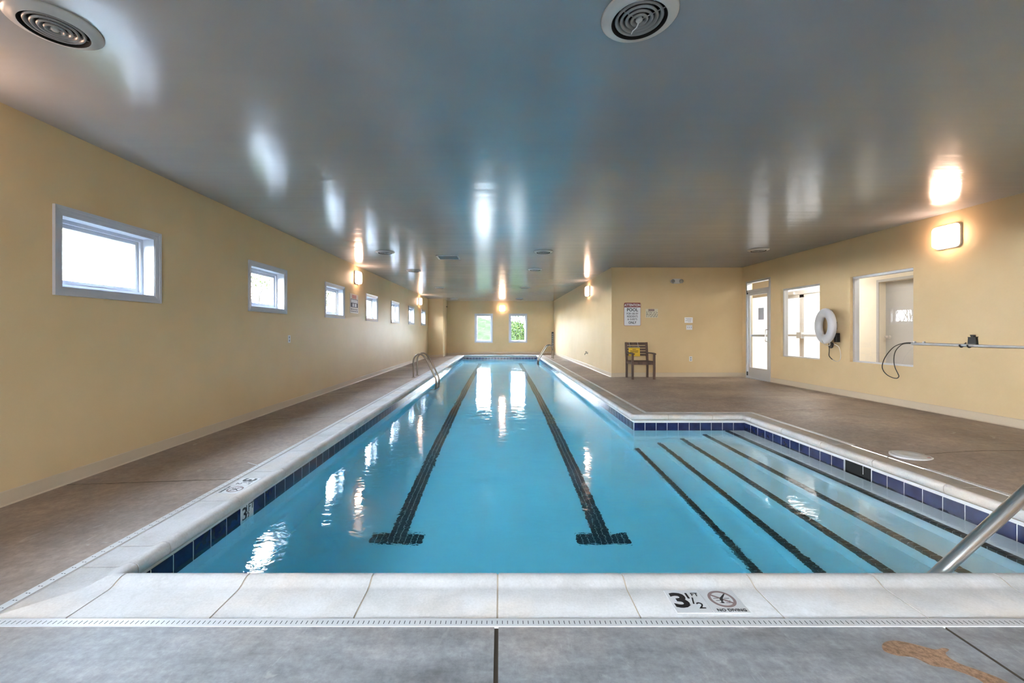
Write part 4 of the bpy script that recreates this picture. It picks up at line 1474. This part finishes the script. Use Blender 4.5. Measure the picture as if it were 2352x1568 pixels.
mb.box(5.86, 7.36, 1.2, 5.938, 7.44, 1.34, bev=0.006)
mb.box(5.87, 7.30, 0.98, 5.938, 7.36, 1.14, bev=0.006)
mb.build('wall_bracket', m_rubber, lr)

# reaching pole with its body hook
XP = XR - 0.06
def rw(px, py, X=XP):
    y = FPX * X / (px - VX)
    return (X, y, EYE - (py - VY) / FPX * y)
rpole = empty('rescue_hook', (XP, 5.0, 0.99), 'long aluminium reaching pole with a wire body hook on the right wall', 'rescue pole')
mb = MB(); mb.tube([(XP, 5.97, 0.992), (XP, 5.18, 0.990), (XP, 5.18, 0.990)][:2], 0.0185, 12); mb.tube([(XP, 5.18, 0.988), (XP, 2.4, 0.986)], 0.0165, 12)
mb.build('pole', m_alum, rpole)
hk = [(2099, 787), (2078, 787.5), (2054, 796), (2035, 817), (2026.5, 838), (2029, 851), (2038, 861), (2050, 867), (2060, 868.5), (2064.5, 864), (2062, 857), (2055.5, 843), (2053, 826), (2056, 808), (2066, 795), (2078, 789), (2099, 789)]
mb = MB(); mb.tube(smooth_path([rw(*p) for p in hk], 5), 0.006, 8); mb.build('body_hook', m_rubber, rpole)
mb = MB()
for y in (5.93, 5.80):
    mb.box(XP - 0.012, y - 0.01, 1.008, XP + 0.012, y + 0.01, 1.026)
mb.build('clamp_buttons', m_alum, rpole)
hkk = empty('pole_hook', (XR, 5.24, 1.0), 'black wall hook holding up the reaching pole', 'hook')
mb = MB()
F = lambda u, v, d: (XR - d, 5.24 - u, 1.06 + v)
mb.prism([(-0.048, -0.055), (0.05, -0.058), (0.042, 0.03), (0.052, 0.04), (0.02, 0.036), (0.02, 0.062), (-0.022, 0.064), (-0.01, 0.036), (-0.05, 0.036), (-0.042, 0.028)], F, 0.0, 0.03)
mb.build('back_plate', m_rubber, hkk)
for y in (5.24, 5.33):
    mb = MB()
    mb.tube([(XP + 0.024 * math.cos(a), y, 0.989 + 0.024 * math.sin(a)) for a in [math.radians(d) for d in range(-200, 10, 15)]], 0.007, 8)
    mb.tube([(XP + 0.022, y, 0.995), (XR, y, 1.02)], 0.007, 8)
    mb.build('clip', m_rubber, hkk)

# ------------------------------------------------------------------ deck oddments
mb = MB()
def blob(mb, pts, z, t):
    n_ = len(pts)
    cx = sum(p[0] for p in pts) / n_; cyy = sum(p[1] for p in pts) / n_
    sp = smooth_path([(p[0], p[1], z + t) for p in pts], 5, True)
    mb.prism([(p.x, p.y) for p in sp], lambda u, w, d: (u, w, d), z, z + t)
gp = lambda px, py: (FPX * EYE / (py - VY) * (px - VX) / FPX, FPX * EYE / (py - VY))
st_px = [(2028, 1478), (2050, 1471), (2085, 1476), (2125, 1486), (2150, 1492), (2165, 1488), (2180, 1492), (2172, 1502), (2200, 1522), (2250, 1540), (2305, 1562), (2330, 1580), (2280, 1580), (2240, 1556), (2180, 1535), (2140, 1528), (2100, 1510), (2060, 1505), (2030, 1494)]
blob(mb, [gp(*p) for p in st_px], 0.0002, 0.0008)
pd = recalc(mb.build('damp_stain', m_puddle))
tag(pd, 'elongated damp brown stain on the concrete at the lower right', 'stain', kind='stuff')
mb = MB()
mb.tube([(-2.10, 3.62, 0.006), (-2.17, 3.66, 0.004), (-2.24, 3.71, 0.001)], 0.003, 6)
tag(mb.build('plastic_strip', m_white, origin=(-2.17, 3.66, 0)), 'thin pale strip lying on the left deck beside the drain', 'litter')

# ------------------------------------------------------------------ outside
mb = MB()
for (x0, x1, y0, y1) in ((-60, XL - 0.2, -40, 80), (9, 60, -40, 80), (XL - 0.2, 9, -40, YF - 0.2), (XL - 0.2, 9, YB + 0.2, 80)):
    mb.quad((x0, y0, -0.6), (x1, y0, -0.6), (x1, y1, -0.6), (x0, y1, -0.6))
tag(mb.build('lawn', m_grass), kind='structure')
mb = MB()                                                        # grass bank beyond the end wall
N = 14
P = [[(-7 + 9 * i / N, 24 + 14 * j / N, -0.6 + 3.6 * (j / N) ** 0.8 * (1.05 - 0.35 * i / N) + 0.12 * math.sin(i * 2.1 + j * 1.7)) for j in range(N + 1)] for i in range(N + 1)]
for i in range(N):
    for j in range(N):
        mb.quad(P[i][j], P[i + 1][j], P[i + 1][j + 1], P[i][j + 1])
tag(mb.build('grass_bank', m_grass), 'pale sunlit grass bank outside the left end window', 'bank', kind='structure')
def leaf_cloud(mb, c, rad, count, size, mis=(0, 1)):
    for _ in range(count):
        d = Vector((random.gauss(0, 1), random.gauss(0, 1), random.gauss(0, 1))).normalized() * (random.random() ** 0.4)
        p = Vector(c) + Vector((d.x * rad[0], d.y * rad[1], d.z * rad[2]))
        a = Vector((random.gauss(0, 1), random.gauss(0, 1), random.gauss(0, 1))).normalized()
        b = a.orthogonal().normalized()
        L, wd = size * random.uniform(0.6, 1.3), size * 0.28
        mb.add([p - a * L / 2, p + b * wd, p + a * L / 2, p - b * wd], [(0, 1, 2, 3)], random.choice(mis))
bu = empty('leafy_bush', (1.4, 24.2, -0.6), 'dense green bush outside the right end window', 'bush')
mb = MB()
leaf_cloud(mb, (1.5, 24.4, 1.1), (1.5, 0.8, 1.8), 6500, 0.10)
mb.build('foliage', [m_leaf, m_leaf2], bu)
mb = MB()
for k in range(6):
    a = k * 1.05
    mb.tube([(1.5, 24.4, -0.6), (1.5 + 0.4 * math.cos(a), 24.4 + 0.3 * math.sin(a), 0.6), (1.5 + 0.9 * math.cos(a), 24.4 + 0.5 * math.sin(a), 1.9)], [0.03, 0.02, 0.008], 6)
mb.build('stems', m_bark, bu)
def thin_tree(x, y, label, seed):
    rnd = random.Random(seed)
    root = empty('bare_tree', (x, y, -0.6), label, 'tree', 'thin trees outside the left windows')
    mb, lv = MB(), MB()
    def grow(p, d, L, r, dep):
        q = p + d * L
        mb.tube([p, p + d * L * 0.5 + Vector((rnd.uniform(-.05, .05), rnd.uniform(-.05, .05), 0)), q], [r, r * 0.8, r * 0.62], 5, cap=False)
        if dep == 0:
            for _ in range(5):
                pp = q + Vector((rnd.gauss(0, .12), rnd.gauss(0, .12), rnd.gauss(0, .12)))
                a = Vector((rnd.gauss(0, 1), rnd.gauss(0, 1), rnd.gauss(0, 1))).normalized()
                b = a.orthogonal().normalized()
                lv.add([pp - a * .06, pp + b * .025, pp + a * .06, pp - b * .025], [(0, 1, 2, 3)], 0)
            return
        for _ in range(3):
            nd = (d + Vector((rnd.gauss(0, .5), rnd.gauss(0, .5), rnd.gauss(0.1, .35)))).normalized()
            grow(q, nd, L * rnd.uniform(0.6, 0.85), r * 0.6, dep - 1)
    grow(Vector((x, y, -0.6)), Vector((0.05, 0, 1)), 1.5, 0.07, 5)
    mb.build('branches', m_bark, root)
    lv.build('leaves', m_leaf2, root)
thin_tree(-9.0, 15.6, 'thin leafing tree seen through the second left window', 3)
thin_tree(-9.5, 22.0, 'thin leafing tree seen through the third left window', 11)
